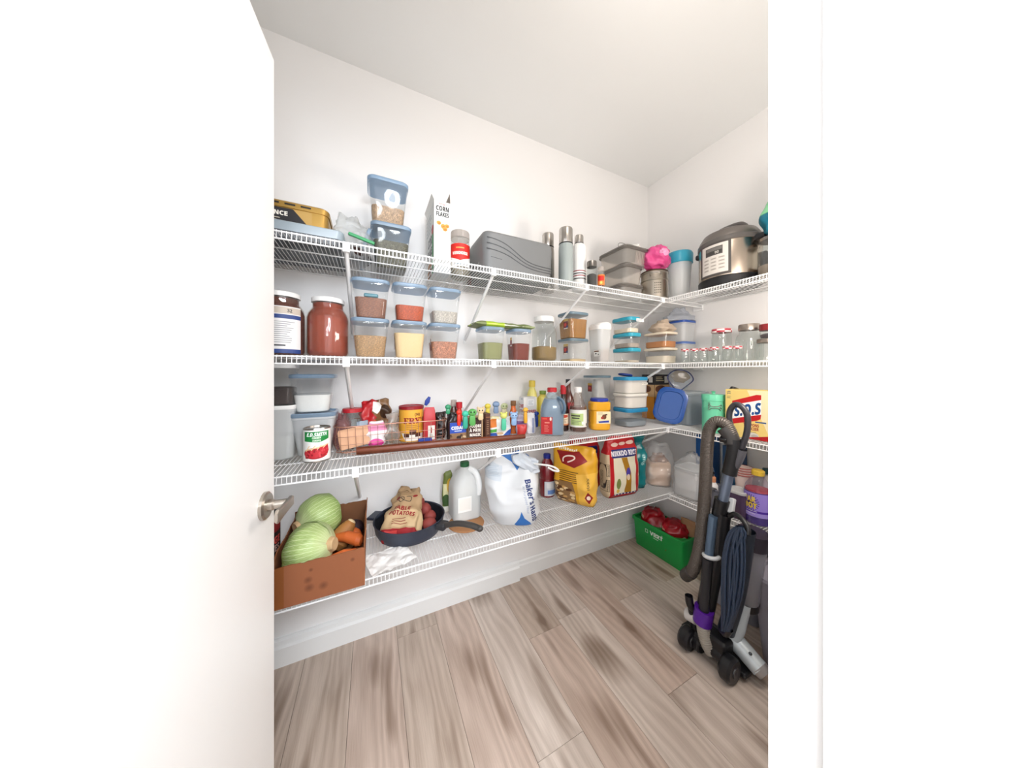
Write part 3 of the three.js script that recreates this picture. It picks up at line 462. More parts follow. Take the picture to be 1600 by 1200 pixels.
{
  const s = span(955, 1004, 0.37, 0.225), s2 = span(1003, 1062, 0.372, 0.20), hs = [0.083, 0.086, 0.09];
  const what = [['bottom', powder(0xeadac4), 0.2], ['middle', grain(0xefdccb), 0.45], ['top', powder(0xf5e8cf), 0.4]]; let y = B;
  what.forEach(([n, m, k], i) => { const t = tub('food_container', `teal-lidded clear container, ${n} one of the stack of three`, 'container', { x: s.x + (i === 2 ? -0.006 : 0), y, z: s.z, w: s.w, d: s.d, h: hs[i], tp: 0.9, lid: tealLid, lidT: 0.02, fill: [m, k] }); y += hs[i] + 0.0004; if (i === 2) part('sticker', flat(0.06, 0.018), print(120, 36, (c, w, h) => { fill(c, '#f6f6f4', 0, 0, w, h); lines(c, '#8d9296', 10, 8, 90, 2, 12, 5); }), t, [0.03, 0.072, s.d * 0.51 + 0.001]); });
  tub('food_container', 'cream-lidded clear container of pale flour, lower of the pair by the corner', 'container', { x: s2.x, y: B, z: s2.z, w: s2.w, d: s2.d, h: 0.097, tp: 0.92, lid: M(0xefe2cc, 0.45), r: 0.03, fill: [powder(0xf7ead4), 0.6] });
  tub('food_container', 'cream-lidded clear container of brown sugar, upper of the pair by the corner', 'container', { x: s2.x, y: B + 0.0975, z: s2.z, w: s2.w, d: s2.d, h: 0.097, tp: 0.92, lid: M(0xefe2cc, 0.45), r: 0.03, fill: [powder(0xcd8648), 0.52] });
  const b = thing('paper_bag', 'crumpled beige bag on the upper cream-lidded container', 'bag', [s2.x - 0.01, B + 0.1955, s2.z + 0.02]);
  part('bag', bagShape(0.15, 0.072, 0.12, [[0, 0.7, 0.7], [0.3, 1, 1], [0.7, 0.8, 0.7], [1, 0.35, 0.2]], { wrinkle: 0.02, sd: 6, freq: 22 }), M(0xc8b5a0, 0.7), b);
  const x = -0.088, z = 0.325;
  tub('food_container', 'lower of two blue-lidded containers squeezed into the corner', 'container', { x, y: B, z, w: 0.13, d: 0.12, h: 0.14, tp: 0.85, lid: M(0x5b78b8, 0.4), body: frost });
  tub('food_container', 'upper of two blue-lidded containers squeezed into the corner', 'container', { x, y: B + 0.1405, z, w: 0.134, d: 0.12, h: 0.135, tp: 0.85, lid: M(0x2f56a8, 0.4), body: frost });
  const k = thing('plastic_bag', 'crumpled grey-white plastic bag draped on the corner blue lid', 'bag', [-0.105, B + 0.276, 0.315], -0.5);
  part('bag', bagShape(0.22, 0.075, 0.12, [[0, 0.95, 0.9], [0.3, 0.85, 0.8], [0.7, 0.5, 0.5], [1, 0.2, 0.2]], { wrinkle: 0.025, sd: 12, freq: 18 }), pane(0xd5dae2, 0.4, 0.5), k);
}
// ---------------------------------------------------------------- second shelf, right wall: empty preserving jars
{
  const gingham = print(64, 64, (c, w, h) => { fill(c, '#f1e7e4', 0, 0, w, h); for (let i = 0; i < 8; i++) for (let j = 0; j < 8; j++) if ((i + j) % 2) fill(c, '#b5243a', i * 8, j * 8, 8, 8); });
  const small = [[1070, -0.295, 'first'], [1085, -0.275, 'second'], [1099, -0.262, 'third'], [1116, -0.285, 'fifth'], [1110.5, -0.22, 'fourth'], [1136, -0.27, 'sixth'], [1152, -0.24, 'seventh']];
  for (const [px, x, n] of small) { const p = onX(px, x); jar('small_jar', `small empty glass jar, ${n} from the corner in the row on the right shelf`, 'jar', { x, y: B, z: p.z, r: 0.0215, h: 0.078, neck: 0.88, shoulder: 0.78, capH: 0.014, cap: gingham, group: 'small empty jars on the right shelf' }); }
  let p = onX(1127, -0.165); jar('glass_jar', 'large empty glass jar with a red checked lid', 'jar', { x: -0.165, y: B, z: p.z, r: 0.046, h: 0.185, neck: 0.94, shoulder: 0.88, capH: 0.022, cap: gingham });
  p = onX(1170, -0.165); const t = jar('glass_jar', 'wide ribbed glass jar with a steel screw lid', 'jar', { x: -0.165, y: B, z: p.z, r: 0.055, h: 0.19, neck: 0.76, shoulder: 0.8, capH: 0.03, cap: M(0xa59a90, 0.35, 0.9) });
  for (let i = 0; i < 10; i++) part('rib', rod(V(0.0555, 0.02, 0), V(0.0555, 0.105, 0), 0.002, 5).rotateY(i * Math.PI / 5), glass, t);
  p = onX(1201, -0.19); jar('glass_jar', 'squat glass jar at the right edge carrying a smaller dark jar', 'jar', { x: -0.19, y: B, z: p.z, r: 0.047, h: 0.105, neck: 0.9, capH: 0.018, cap: M(0xa59a90, 0.35, 0.9) });
  jar('small_jar', 'small jar with a dark red lid standing on the squat jar', 'jar', { x: -0.19, y: B + 0.106, z: p.z, r: 0.036, h: 0.07, neck: 0.95, shoulder: 0.8, capH: 0.03, cap: M(0x7d1d22, 0.4), fill: [M(0x33202a, 0.4), 0.9] });
}
// ---------------------------------------------------------------- third shelf, long wall
{
  const x = onZ(438, 0.17).x;
  const a = tub('food_container', 'tall white-topped container standing lowest beside the door on the third shelf', 'container', { x, y: C, z: 0.17, w: 0.105, h: 0.196, tp: 0.9, body: frost, lid: whiteP, fill: [powder(0xe6e2da), 0.5] });
  part('knob', ball(0.006, 12), black, a, [0.05, 0.15, 0.02]);
  tub('food_container', 'clear container of dark brown coffee stacked beside the door', 'container', { x, y: C + 0.1965, z: 0.17, w: 0.105, h: 0.15, tp: 0.9, lid: whiteP, fill: [grain(0x4a3630), 0.5] });
  const p = onZ(492, 0.2).x;
  tub('food_container', 'lower blue-lidded tub behind the cherry can', 'container', { x: p - 0.004, y: C, z: 0.15, w: 0.146, h: 0.163, tp: 0.72, body: frost, lidT: 0.015, fill: [powder(0xf3f1ec), 0.5] });
  tub('food_container', 'upper blue-lidded tub half full of white sugar above the cherry can', 'container', { x: p - 0.008, y: C + 0.1635, z: 0.15, w: 0.146, h: 0.146, tp: 0.74, lidT: 0.015, fill: [powder(0xf7f6f2), 0.55] });
  const q = onZ(495.5, 0.268), t = thing('cherry_can', 'white can with a green banner and a picture of cherry pie', 'can', [q.x, C, 0.268], yawTo(q.x, 0.268)), r = 0.0415;
  part('can', lathe([[0, 0.001], [r * 0.97, 0], [r, 0.004], [r, 0.115], [r * 0.97, 0.119], [r * 0.93, 0.119], [r * 0.93, 0.115], [0, 0.115]]), steel, t);
  part('label', wrap(r + 0.0006, 0.109, 0.0595, 4.4), print(560, 260, (c, w, h) => {
    fill(c, '#f3f2ee', 0, 0, w, h); const m = w / 2; poly(c, '#17853b', [[m - 130, 14], [m + 120, 14], [m + 120, 82], [m + 20, 104], [m - 130, 92]]);
    text(c, 'E.D.SMITH', m - 5, 38, 40, '#ffffff', 'italic bold'); text(c, 'CHERRY', m - 5, 66, 22, '#eaf4e4', 'bold'); text(c, 'CERISES', m - 5, 88, 20, '#eaf4e4', 'bold');
    disc(c, '#a3151f', m - 10, 195, 125, 48); poly(c, '#c22531', [[m - 120, 170], [m + 110, 130], [m + 125, 190], [m - 20, 236], [m - 120, 225]]);
    for (let i = 0; i < 26; i++) disc(c, i % 2 ? '#8d0f1a' : '#d6404a', m - 110 + rnd() * 210, 160 + rnd() * 70, 9);
    c.strokeStyle = '#eecb9c'; c.lineWidth = 9; for (const k of [0, 1, 2, 3]) { c.beginPath(); c.moveTo(m - 110 + k * 55, 178 - k * 8); c.lineTo(m - 70 + k * 55, 130 + 0 * k); c.stroke(); } c.beginPath(); c.moveTo(m - 120, 168); c.lineTo(m + 118, 128); c.stroke();
  }), t);
}
// wire basket and what it holds
const basket = { x0: -2.030, x1: -1.604, z0: 0.022, z1: 0.222, h: 0.104 };
{
  const { x0, x1, z0, z1, h } = basket, cx = (x0 + x1) / 2, t = thing('wire_basket', 'long copper-coloured wire basket of packets and jars', 'basket', [cx, C, 0]), w = (x1 - x0) / 2, copper = M(0xb98a78, 0.35, 0.85), r = 0.0011;
  const loopAt = (y, k = 0, q = 0.0022) => tube([V(-w + k, y, z0 + k), V(0, y, z0 + k), V(w - k, y, z0 + k), V(w - k, y, (z0 + z1) / 2), V(w - k, y, z1 - k), V(0, y, z1 - k), V(-w + k, y, z1 - k), V(-w + k, y, (z0 + z1) / 2)], q, { closed: true, seg: 120, sides: 6 });
  part('rim', loopAt(h, 0, 0.0024), copper, t); part('ring', loopAt(h * 0.62, 0.003, r), copper, t); part('ring', loopAt(h * 0.32, 0.006, r), copper, t); part('base_ring', loopAt(0.004, 0.008, 0.002), copper, t);
  for (let i = 0; i <= 15; i++) { const x = -w + 0.012 + i * (2 * w - 0.024) / 15; part('upright', tube([V(x, h, z1), V(x * 0.97, 0.004, z1 - 0.008), V(x * 0.97, 0.003, z0 + 0.008), V(x, h, z0)], r, { seg: 40, sides: 5 }), copper, t); }
  for (let i = 1; i < 6; i++) { const z = z0 + i * (z1 - z0) / 6; part('upright', tube([V(-w, h, z), V(-w + 0.008, 0.004, z), V(w - 0.008, 0.004, z), V(w, h, z)], r, { seg: 40, sides: 5 }), copper, t); }
}
const CB = C + 0.0062;
{
  const p = onZ(551, 0.12), t = jar('food_jar', 'clear jar with a flat red lid at the left end of the wire basket', 'jar', { x: p.x, y: CB, z: 0.115, r: 0.039, h: 0.158, neck: 0.92, shoulder: 0.86, cap: M(0xb4202b, 0.4), capH: 0.016, fill: [kernel(0xb98f8a), 0.55] });
  const b = thing('plastic_bag', 'clear pinkish plastic bag left of the red-lidded jar in the basket', 'bag', [onZ(535, 0.12).x + 0.002, CB, 0.115]);
  part('bag', bagShape(0.066, 0.13, 0.14, [[0, 0.8, 0.9], [0.3, 1, 1], [0.7, 0.7, 0.9], [1, 0.2, 0.7]], { wrinkle: 0.022, sd: 21, freq: 22 }), pane(0xd9a7a6, 0.3, 0.75), b);
  const k = thing('peach_packet', 'flat peach-coloured paper packet leaning at the front of the basket', 'packet', [onZ(558, 0.2).x, CB, 0.193], 0.05);
  part('packet', move(loft([[0, 0.11, 0.014, 0.005], [0.04, 0.112, 0.02, 0.006], [0.07, 0.11, 0.012, 0.005], [0.078, 0.1, 0.004, 0.002]]), 0, 0, 0, -0.12, 0, 0.16).translate(-0.004, 0.009, 0), M(0xe2b18d, 0.75), k);
  const g = thing('bean_bag', 'blue and grey packet leaning against the red-lidded jar', 'packet', [onZ(566, 0.17).x, CB, 0.168]);
  part('packet', bagShape(0.05, 0.105, 0.03, [[0, 0.9, 0.8], [0.4, 1, 1], [1, 0.8, 0.15]], { wrinkle: 0.008, sd: 31, freq: 26 }), M(0x9aa6b4, 0.5), g);
}
{
  const x = onZ(587, 0.1).x, t = thing('snack_bag', 'red, white and brown crumpled snack bag poking out of the basket', 'bag', [x, CB, 0.085], 0.1);
  part('bag', bagShape(0.125, 0.182, 0.07, [[0, 0.75, 0.8], [0.4, 0.9, 1], [0.8, 1, 0.9], [1, 0.8, 0.25]], { wrinkle: 0.018, sd: 41, freq: 20 }), print(128, 160, (c, w, h) => { fill(c, '#7d5a38', 0, 0, w, h); poly(c, '#b5171f', [[0, 0], [70, 0], [44, 40], [66, 62], [30, 84], [0, 70]]); poly(c, '#f1eeea', [[52, 8], [80, 0], [92, 24], [66, 48], [46, 36]]); poly(c, '#d8431f', [[0, 80], [60, 70], [80, 110], [30, 130], [0, 120]]); disc(c, '#3a2618', 100, 40, 22, 28); }, 0.35), t);
  const q = onZ(588, 0.185).x, u = thing('sugar_sachet', 'white and pink sachet behind the basket wires', 'packet', [q, CB, 0.172], 0.1);
  part('packet', bagShape(0.092, 0.098, 0.045, [[0, 0.6, 0.7], [0.25, 0.9, 1], [0.55, 1, 0.9], [0.8, 0.75, 0.6], [1, 0.5, 0.2]], { wrinkle: 0.012, sd: 43, freq: 24 }), print(128, 128, (c, w, h) => { fill(c, '#f4eef1', 0, 0, w, h); fill(c, '#e98fb5', 0, 8, w, 34); disc(c, '#e2429a', 60, 108, 40, 24); fill(c, '#f7f4f5', 0, 50, w, 26); }), u);
  const y = onZ(611, 0.17).x, s = thing('rice_bag', 'small clear bag of grain between the sachet and the cocoa canister', 'bag', [y + 0.004, CB, 0.165]);
  part('bag', bagShape(0.062, 0.125, 0.05, [[0, 0.8, 0.8], [0.3, 1, 1], [0.7, 0.6, 0.5], [1, 0.75, 0.15]], { wrinkle: 0.014, sd: 47, freq: 26 }), pane(0xe9e4de, 0.3, 0.8), s);
  part('grain', bagShape(0.048, 0.045, 0.036, [[0, 0.8, 0.8], [0.5, 1, 1], [1, 0.5, 0.5]], { wrinkle: 0.003 }), grain(0xcdbba2), s, [0, 0.004, 0]);
}
{
  const p = onZ(640.5, 0.11), r = 0.0535, t = thing('cocoa_canister', 'yellow cocoa canister with a dark red lid standing in the wire basket', 'canister', [p.x + 0.006, CB, 0.115], yawTo(p.x, 0.115) - 0.1);
  part('body', lathe([[0, 0], [r, 0], [r, 0.143], [0, 0.143]]), M(0xe0a436, 0.5), t); part('lid', lathe([[r * 0.97, 0], [r * 1.03, 0.001], [r * 1.03, 0.013], [r * 0.98, 0.016], [r * 0.9, 0.016], [r * 0.88, 0.012], [0, 0.012]]), M(0x8e1020, 0.4), t, [0, 0.142, 0]);
  part('label', wrap(r + 0.0006, 0.14, 0.0705, 4.2), print(560, 380, (c, w, h) => {
    fill(c, '#e9ab3a', 0, 0, w, h); const m = w / 2 + 20; fill(c, '#8d1a1c', 40, 36, 60, 46); text(c, 'n', 74, 56, 60, '#e9ab3a', 'bold serif'); text(c, '(N)', m + 60, 52, 44, '#5a2b14', 'bold'); text(c, 'FRY\'S', m + 40, 128, 92, '#8d1a1c', 'bold serif'); lines(c, '#a86a1e', m - 60, 180, 150, 3, 22, 6);
    poly(c, '#f4efe6', [[m - 130, 276], [m + 150, 290], [m + 130, 370], [m - 70, 372]]); for (const [x, y, s] of [[m - 60, 300, 58], [m + 10, 262, 74], [m + 66, 296, 64]]) { fill(c, '#4a2416', x - s / 2, y - s / 3, s, s * 0.8); fill(c, '#6d3a24', x - s / 2, y - s / 3, s, s * 0.22); }
  }), t);
}
{
  const p = onZ(672, 0.155), t = thing('drink_packet', 'upright red packet with a folded pointed top in the basket', 'packet', [p.x - 0.004, CB, 0.16], -0.1);
  part('packet', loft([[0, 0.055, 0.03, 0.004], [0.09, 0.055, 0.032, 0.004], [0.135, 0.05, 0.012, 0.003], [0.15, 0.042, 0.003, 0.0014]]), M(0xb81c24, 0.45), t);
  part('front_print', move(flat(0.03, 0.064), 0.008, 0.036, 0.0165), print(80, 160, (c, w, h) => { fill(c, '#ece7de', 0, 0, w, h); fill(c, '#a8232a', 34, 24, 12, 62); lines(c, '#8c8780', 14, 100, 50, 4, 12, 4); }), t);
  const s = thing('icing_bag', 'slim white icing bag tied with a blue tip beside the canister', 'bag', [onZ(663, 0.09).x - 0.006, CB, 0.075]);
  part('bag', bagShape(0.035, 0.15, 0.03, [[0, 1, 1], [0.6, 0.8, 0.8], [0.9, 0.35, 0.3], [1, 0.25, 0.25]], { wrinkle: 0.005, sd: 51, lean: [0.012, 0] }), M(0xe4dcd8, 0.5), s);
  part('tip', move(loft([[0, 0.012, 0.01, 0.004], [0.02, 0.024, 0.012, 0.005], [0.045, 0.012, 0.008, 0.003]]), 0.014, 0.15, 0, 0, 0, -0.45), M(0x1f3f9e, 0.4), s);
  const k = thing('blue_packet', 'small flat blue and white packet lying at the basket front', 'packet', [onZ(664, 0.205).x, CB, 0.205], 0.03); part('packet', move(box(0.06, 0.02, 0.012, 0.004), 0, 0.01, 0), M(0x27429b, 0.45), k);
  const d = thing('dark_packet', 'shiny dark brown packets of chocolate at the right end of the basket', 'packet', [onZ(688, 0.13).x, CB, 0.13], -0.25);
  part('packet', bagShape(0.05, 0.115, 0.05, [[0, 0.9, 0.9], [0.5, 1, 1], [0.85, 0.9, 0.4], [1, 0.9, 0.1]], { wrinkle: 0.012, sd: 55, freq: 30 }), M(0x2c211f, 0.25), d);
  const e = thing('dark_packet', 'standing black packet just right of the basket', 'packet', [onZ(703, 0.17).x + 0.012, C, 0.16], -0.3); part('packet', bagShape(0.05, 0.125, 0.03, [[0, 0.95, 0.9], [0.5, 1, 1], [1, 0.95, 0.12]], { wrinkle: 0.007, sd: 57, freq: 30 }), M(0x231c1d, 0.3), e);
}
function bottle(name, label, x, z, pts, mat, cap, { y = C, glassy, fillPts, fillMat, group } = {}) {
  const t = thing(name, label, 'bottle', [x, y, z], yawTo(x, z), group); part('body', lathe(pts), mat, t); if (cap) part('cap', lathe(cap[0]), cap[1], t); if (fillPts) part('contents', lathe(fillPts), fillMat, t); return t;
}
{
  let x = onZ(709, 0.11).x + 0.006; bottle('vanilla_bottle', 'brown vanilla bottle with a clear cap behind the dark packets', x, 0.085, [[0, 0], [0.019, 0], [0.02, 0.004], [0.02, 0.12], [0.013, 0.14], [0.012, 0.15]], M(0x4a2416, 0.2), [[[0.0145, 0.146], [0.0145, 0.178], [0, 0.18]], pane(0xd8cdc6, 0.2, 0.6)]);
  x = onZ(718, 0.13).x + 0.004; bottle('food_colour_bottle', 'small bright red bottle with a red cap right of the vanilla bottle', x, 0.11, [[0, 0], [0.016, 0], [0.017, 0.004], [0.017, 0.11], [0.011, 0.13], [0.011, 0.14]], M(0xd9301c, 0.3), [[[0.0155, 0.138], [0.0155, 0.168], [0, 0.17]], redCap]);
  const p = onZ(714.5, 0.22), t = carton('cocoa_box', 'small box with a blue CEDAN label at the front of the shelf', 'box', { x: p.x, y: C, z: 0.218, w: 0.078, h: 0.09, d: 0.034, mat: M(0x3b2a26, 0.5), face: print(220, 250, (c, w, h) => { fill(c, '#2448a8', 0, 0, w, h * 0.55); text(c, 'CEDAN', w / 2, 70, 56, '#f4f2ee', 'bold'); fill(c, '#c9d4ef', 60, 106, 100, 10); fill(c, '#8b6a4c', 0, h * 0.55, w, h); for (let i = 0; i < 14; i++) disc(c, ['#3a241a', '#c9b18b', '#5b3a26'][i % 3], rnd() * w, 160 + rnd() * 80, 18, 12); disc(c, '#26150f', w * 0.55, 195, 34, 22); }) });
  const q = onZ(741.5, 0.2), u = carton('baking_powder_tin', 'dark brown tin lettered POUDRE A PATE MAGIC', 'tin', { x: q.x, y: C, z: 0.195, w: 0.07, h: 0.105, d: 0.06, r: 0.006, yaw: -0.08, mat: M(0xc9a77e, 0.6), face: print(220, 330, (c, w, h) => { fill(c, '#3b1a16', 0, 0, w, h); fill(c, '#c9a77e', w - 16, 0, 16, h); ['POUDRE', 'À PÂTE', 'MAGIC'].forEach((s, i) => text(c, s, w / 2 - 6, 130 + i * 66, 60, '#f3ece2', 'bold', 0, i ? 0.92 : 0.78)); }) });
  const v = onZ(759, 0.2); carton('spice_box', 'narrow dark brown box right of the baking powder tin', 'box', { x: v.x + 0.002, y: C, z: 0.19, w: 0.026, h: 0.118, d: 0.07, mat: M(0x55301f, 0.5), face: print(64, 256, (c, w, h) => { fill(c, '#4c281c', 0, 0, w, h); fill(c, '#8a5a38', 0, 30, w, 10); lines(c, '#b08a63', 14, 70, 36, 8, 20, 6); }) });
  const s = onZ(781, 0.19), k = thing('soup_packet', 'white packet printed with orange, green and blue shapes', 'packet', [s.x, C, 0.185], -0.12);
  part('packet', bagShape(0.115, 0.092, 0.05, [[0, 0.95, 0.9], [0.4, 1, 1], [0.9, 0.97, 0.3], [1, 0.97, 0.1]], { wrinkle: 0.006, sd: 61, freq: 22, square: 0.4 }), print(256, 220, (c, w, h) => { fill(c, '#efece6', 0, 0, w, h); poly(c, '#dd7a22', [[0, 30], [90, 10], [80, 110], [0, 120]]); fill(c, '#f0e6b8', 0, 0, 120, 22); fill(c, '#e9f0f2', 150, 20, 90, 110); lines(c, '#8ea6b0', 160, 40, 60, 5, 16, 5); poly(c, '#57b04a', [[10, 140], [80, 130], [80, 170], [10, 178]]); fill(c, '#2350a8', 0, 180, 90, 40); poly(c, '#2350a8', [[256, 130], [256, 220], [150, 220]]); disc(c, '#d9b48c', 120, 190, 40, 16); }), k);
}
// animal-shaped bag clips standing on the packets
function clip(label, px, py, Z, body, head, w = 0.022, h = 0.07, dark, ears) {
  const p = onZ(px, Z), y = hY(py, p.t), t = thing('bag_clip', label, 'clip', [p.x, y - h / 2, Z], yawTo(p.x, Z) * 0.5);
  part('body', loft([[0, w * 0.7, 0.012, 0.005], [h * 0.12, w, 0.016, 0.006], [h * 0.55, w * 0.9, 0.016, 0.006], [h * 0.68, w * 0.7, 0.012, 0.005]]), body, t);
  part('head', ball(w * 0.62, 16).scale(1.1, 0.95, 0.7), head, t, [0, h * 0.8, 0.002]);
  if (ears) for (const s of [-1, 1]) part('ear', ball(w * 0.24, 10), ears, t, [s * w * 0.5, h * 0.8 + w * 0.5, 0]);
  if (dark) for (const s of [-1, 1]) part('eye', ball(w * 0.13, 10), dark, t, [s * w * 0.24, h * 0.84, w * 0.43]);
}
{
  const P = (c) => M(c, 0.4);
  const beige = P(0xdcc39a), mint = P(0x54c29c), green = P(0x5aa553);
  clip('red plastic bag clip above the blue cocoa box', 717, 652, 0.235, P(0xe2331f), P(0xe2331f), 0.018, 0.075);
  clip('turquoise plastic bag clip left of the green clip', 727, 655, 0.24, P(0x2f9f86), P(0x3db89a), 0.024, 0.085);
  clip('green animal bag clip with round black-rimmed eyes', 738, 652, 0.245, green, green, 0.03, 0.075, black);
  clip('beige bear-shaped bag clip on the baking powder tin', 751, 647, 0.24, beige, beige, 0.026, 0.055, black, beige);
  clip('yellow and mint bag clip on the white soup packet', 787, 658, 0.235, mint, P(0xd5d873), 0.026, 0.09, null, P(0xd5d873));
  clip('pale blue animal bag clip on the hot sauce bottle', 803, 655, 0.235, P(0x8fb2dc), P(0x9fc0e6), 0.028, 0.06, P(0x2c4a8c), P(0x8fb2dc));
  clip('lemon yellow bag clip at the back between two packets', 762, 640, 0.12, P(0xdccb48), P(0xdccb48), 0.024, 0.06);
  clip('grey-blue round bag clip at the back above the soup packet', 775, 637, 0.12, P(0x7f97b8), P(0x7f97b8), 0.028, 0.06);
  clip('cream bag clip with a green patch at the back', 788, 640, 0.12, P(0xdcd3ae), P(0xc9cfa0), 0.03, 0.06, P(0x567a3d));
  clip('dark green leaf-shaped bag clip on the black packet', 700, 640, 0.2, P(0x2f8d63), P(0x2f8d63), 0.02, 0.04);
  clip('yellow banana-shaped bag clip on the cream of wheat box', 821, 648, 0.24, P(0xe0a52c), P(0xe6b23c), 0.02, 0.085);
  clip('dark blue bag clip left of the blue drink jug', 838, 654, 0.2, P(0x1f3f93), P(0x1f3f93), 0.02, 0.09);
}
{
  let x = onZ(802, 0.17).x; bottle('sauce_bottle', 'orange hot sauce bottle with a brown cap', x, 0.17, [[0, 0], [0.021, 0], [0.022, 0.005], [0.022, 0.1], [0.0125, 0.13], [0.0115, 0.145]], M(0xc9601d, 0.2), [[[0.0135, 0.143], [0.0145, 0.146], [0.0145, 0.168], [0, 0.17]], M(0x77512e, 0.5)]);
  const s = span(811, 839, 0.155, 0.09), t = carton('cereal_carton', 'white cereal carton with red and blue lettering reading Cream of Wheat', 'box', { x: s.x, y: C, z: s.z, w: s.w, h: 0.182, d: s.d, yaw: -0.12, mat: paper, side: print(200, 460, (c, w, h) => { fill(c, '#efeff0', 0, 0, w, h); fill(c, '#e5e7ea', 0, 0, w, 40); text(c, 'Cream', w / 2, 120, 74, '#b3202c', 'bold serif', -0.08, 0.9); text(c, 'of Wheat', w / 2, 190, 50, '#9a2b46', 'bold serif', -0.08, 0.85); disc(c, '#8aa0a8', 120, 24, 16, 14); fill(c, '#c5c7d6', 0, 260, w, 200); disc(c, '#b98a6a', 90, 350, 70, 60); }), face: print(200, 460, (c, w, h) => { fill(c, '#eceae6', 0, 0, w, h); fill(c, '#ffffff', 60, 30, 100, 90); lines(c, '#99a0a6', 70, 50, 80, 4, 16, 5); text(c, 'Cream', w / 2, 190, 66, '#b3202c', 'bold serif', 0, 0.85); }) });
  x = onZ(814, 0.215).x; const k = thing('spice_pouch', 'red and purple glossy pouch before the cream of wheat carton', 'packet', [x, C, 0.215], -0.4); part('pouch', bagShape(0.055, 0.1, 0.04, [[0, 0.8, 0.9], [0.3, 1, 1], [0.9, 0.9, 0.3], [1, 0.9, 0.1]], { wrinkle: 0.01, sd: 71, freq: 28 }), print(64, 128, (c, w, h) => { fill(c, '#a99fae', 0, 0, w, h); fill(c, '#c2302c', 8, 60, 56, 68); fill(c, '#6a4b7c', 0, 40, w, 22); }, 0.3), k);
  x = onZ(830, 0.225).x; const g = thing('flour_pouch', 'small white pouch with a blue seam left of the blue drink jug', 'packet', [x, C, 0.22], -0.5); part('pouch', bagShape(0.05, 0.105, 0.035, [[0, 0.9, 0.9], [0.4, 1, 1], [0.9, 0.8, 0.3], [1, 0.8, 0.1]], { wrinkle: 0.006, sd: 73, freq: 24 }), M(0xe9e9ec, 0.5), g); part('seam', move(box(0.01, 0.075, 0.004, 0.001), 0.012, 0.045, 0.0185), M(0x8b93b3, 0.5), g);
  const lemon = M(0xe6d768, 0.35), lemon2 = M(0xe9de7e, 0.35);
  x = onZ(832, 0.06).x; bottle('juice_bottle', 'tall pale yellow lemon juice bottle with a yellow cap at the back', x, 0.055, [[0, 0], [0.03, 0], [0.032, 0.006], [0.032, 0.16], [0.026, 0.2], [0.016, 0.225], [0.015, 0.235]], lemon2, [[[0.019, 0.232], [0.019, 0.268], [0.016, 0.27], [0, 0.27]], M(0xe3c94a, 0.4)]);
  x = onZ(848, 0.065).x; bottle('juice_bottle', 'shorter yellow bottle with a green collar behind the drink jug', x, 0.065, [[0, 0], [0.033, 0], [0.035, 0.006], [0.035, 0.13], [0.03, 0.17], [0.016, 0.185], [0.016, 0.19]], lemon, [[[0.02, 0.188], [0.02, 0.208], [0, 0.21]], M(0x7c9a3c, 0.4)]);
}
{ // rolling pin lying along the front
  const p = V(-1.958, C + 0.0155, 0.268), q = V(-1.256, C + 0.013, 0.33), d = q.clone().sub(p), l = d.length(), t = thing('wooden_rod', 'long dark reddish wooden rolling rod lying along the shelf front', 'rod', [p.x, p.y, p.z], Math.atan2(-d.z, d.x));
  const wood = M(0x8a4320, 0.4, 0, { map: dataTex(64, 256, (x, y) => { const s = 0.75 + 0.2 * N3(x * 0.25, y * 0.02, 3) + 0.12 * N3(x * 0.6, y * 0.08, 9); return [s, s * 0.95, s * 0.9]; }) });
  const g = new THREE.LatheGeometry([[0, 0], [0.0145, 0.001], [0.0155, 0.006], [0.0155, l * 0.55], [0.0135, l * 0.8], [0.011, l * 0.97], [0.0105, l - 0.002], [0, l]].map((v) => new THREE.Vector2(Math.max(v[0], 1e-5), v[1])), 28); part('rod', crease(g).rotateZ(-Math.PI / 2), wood, t);
}
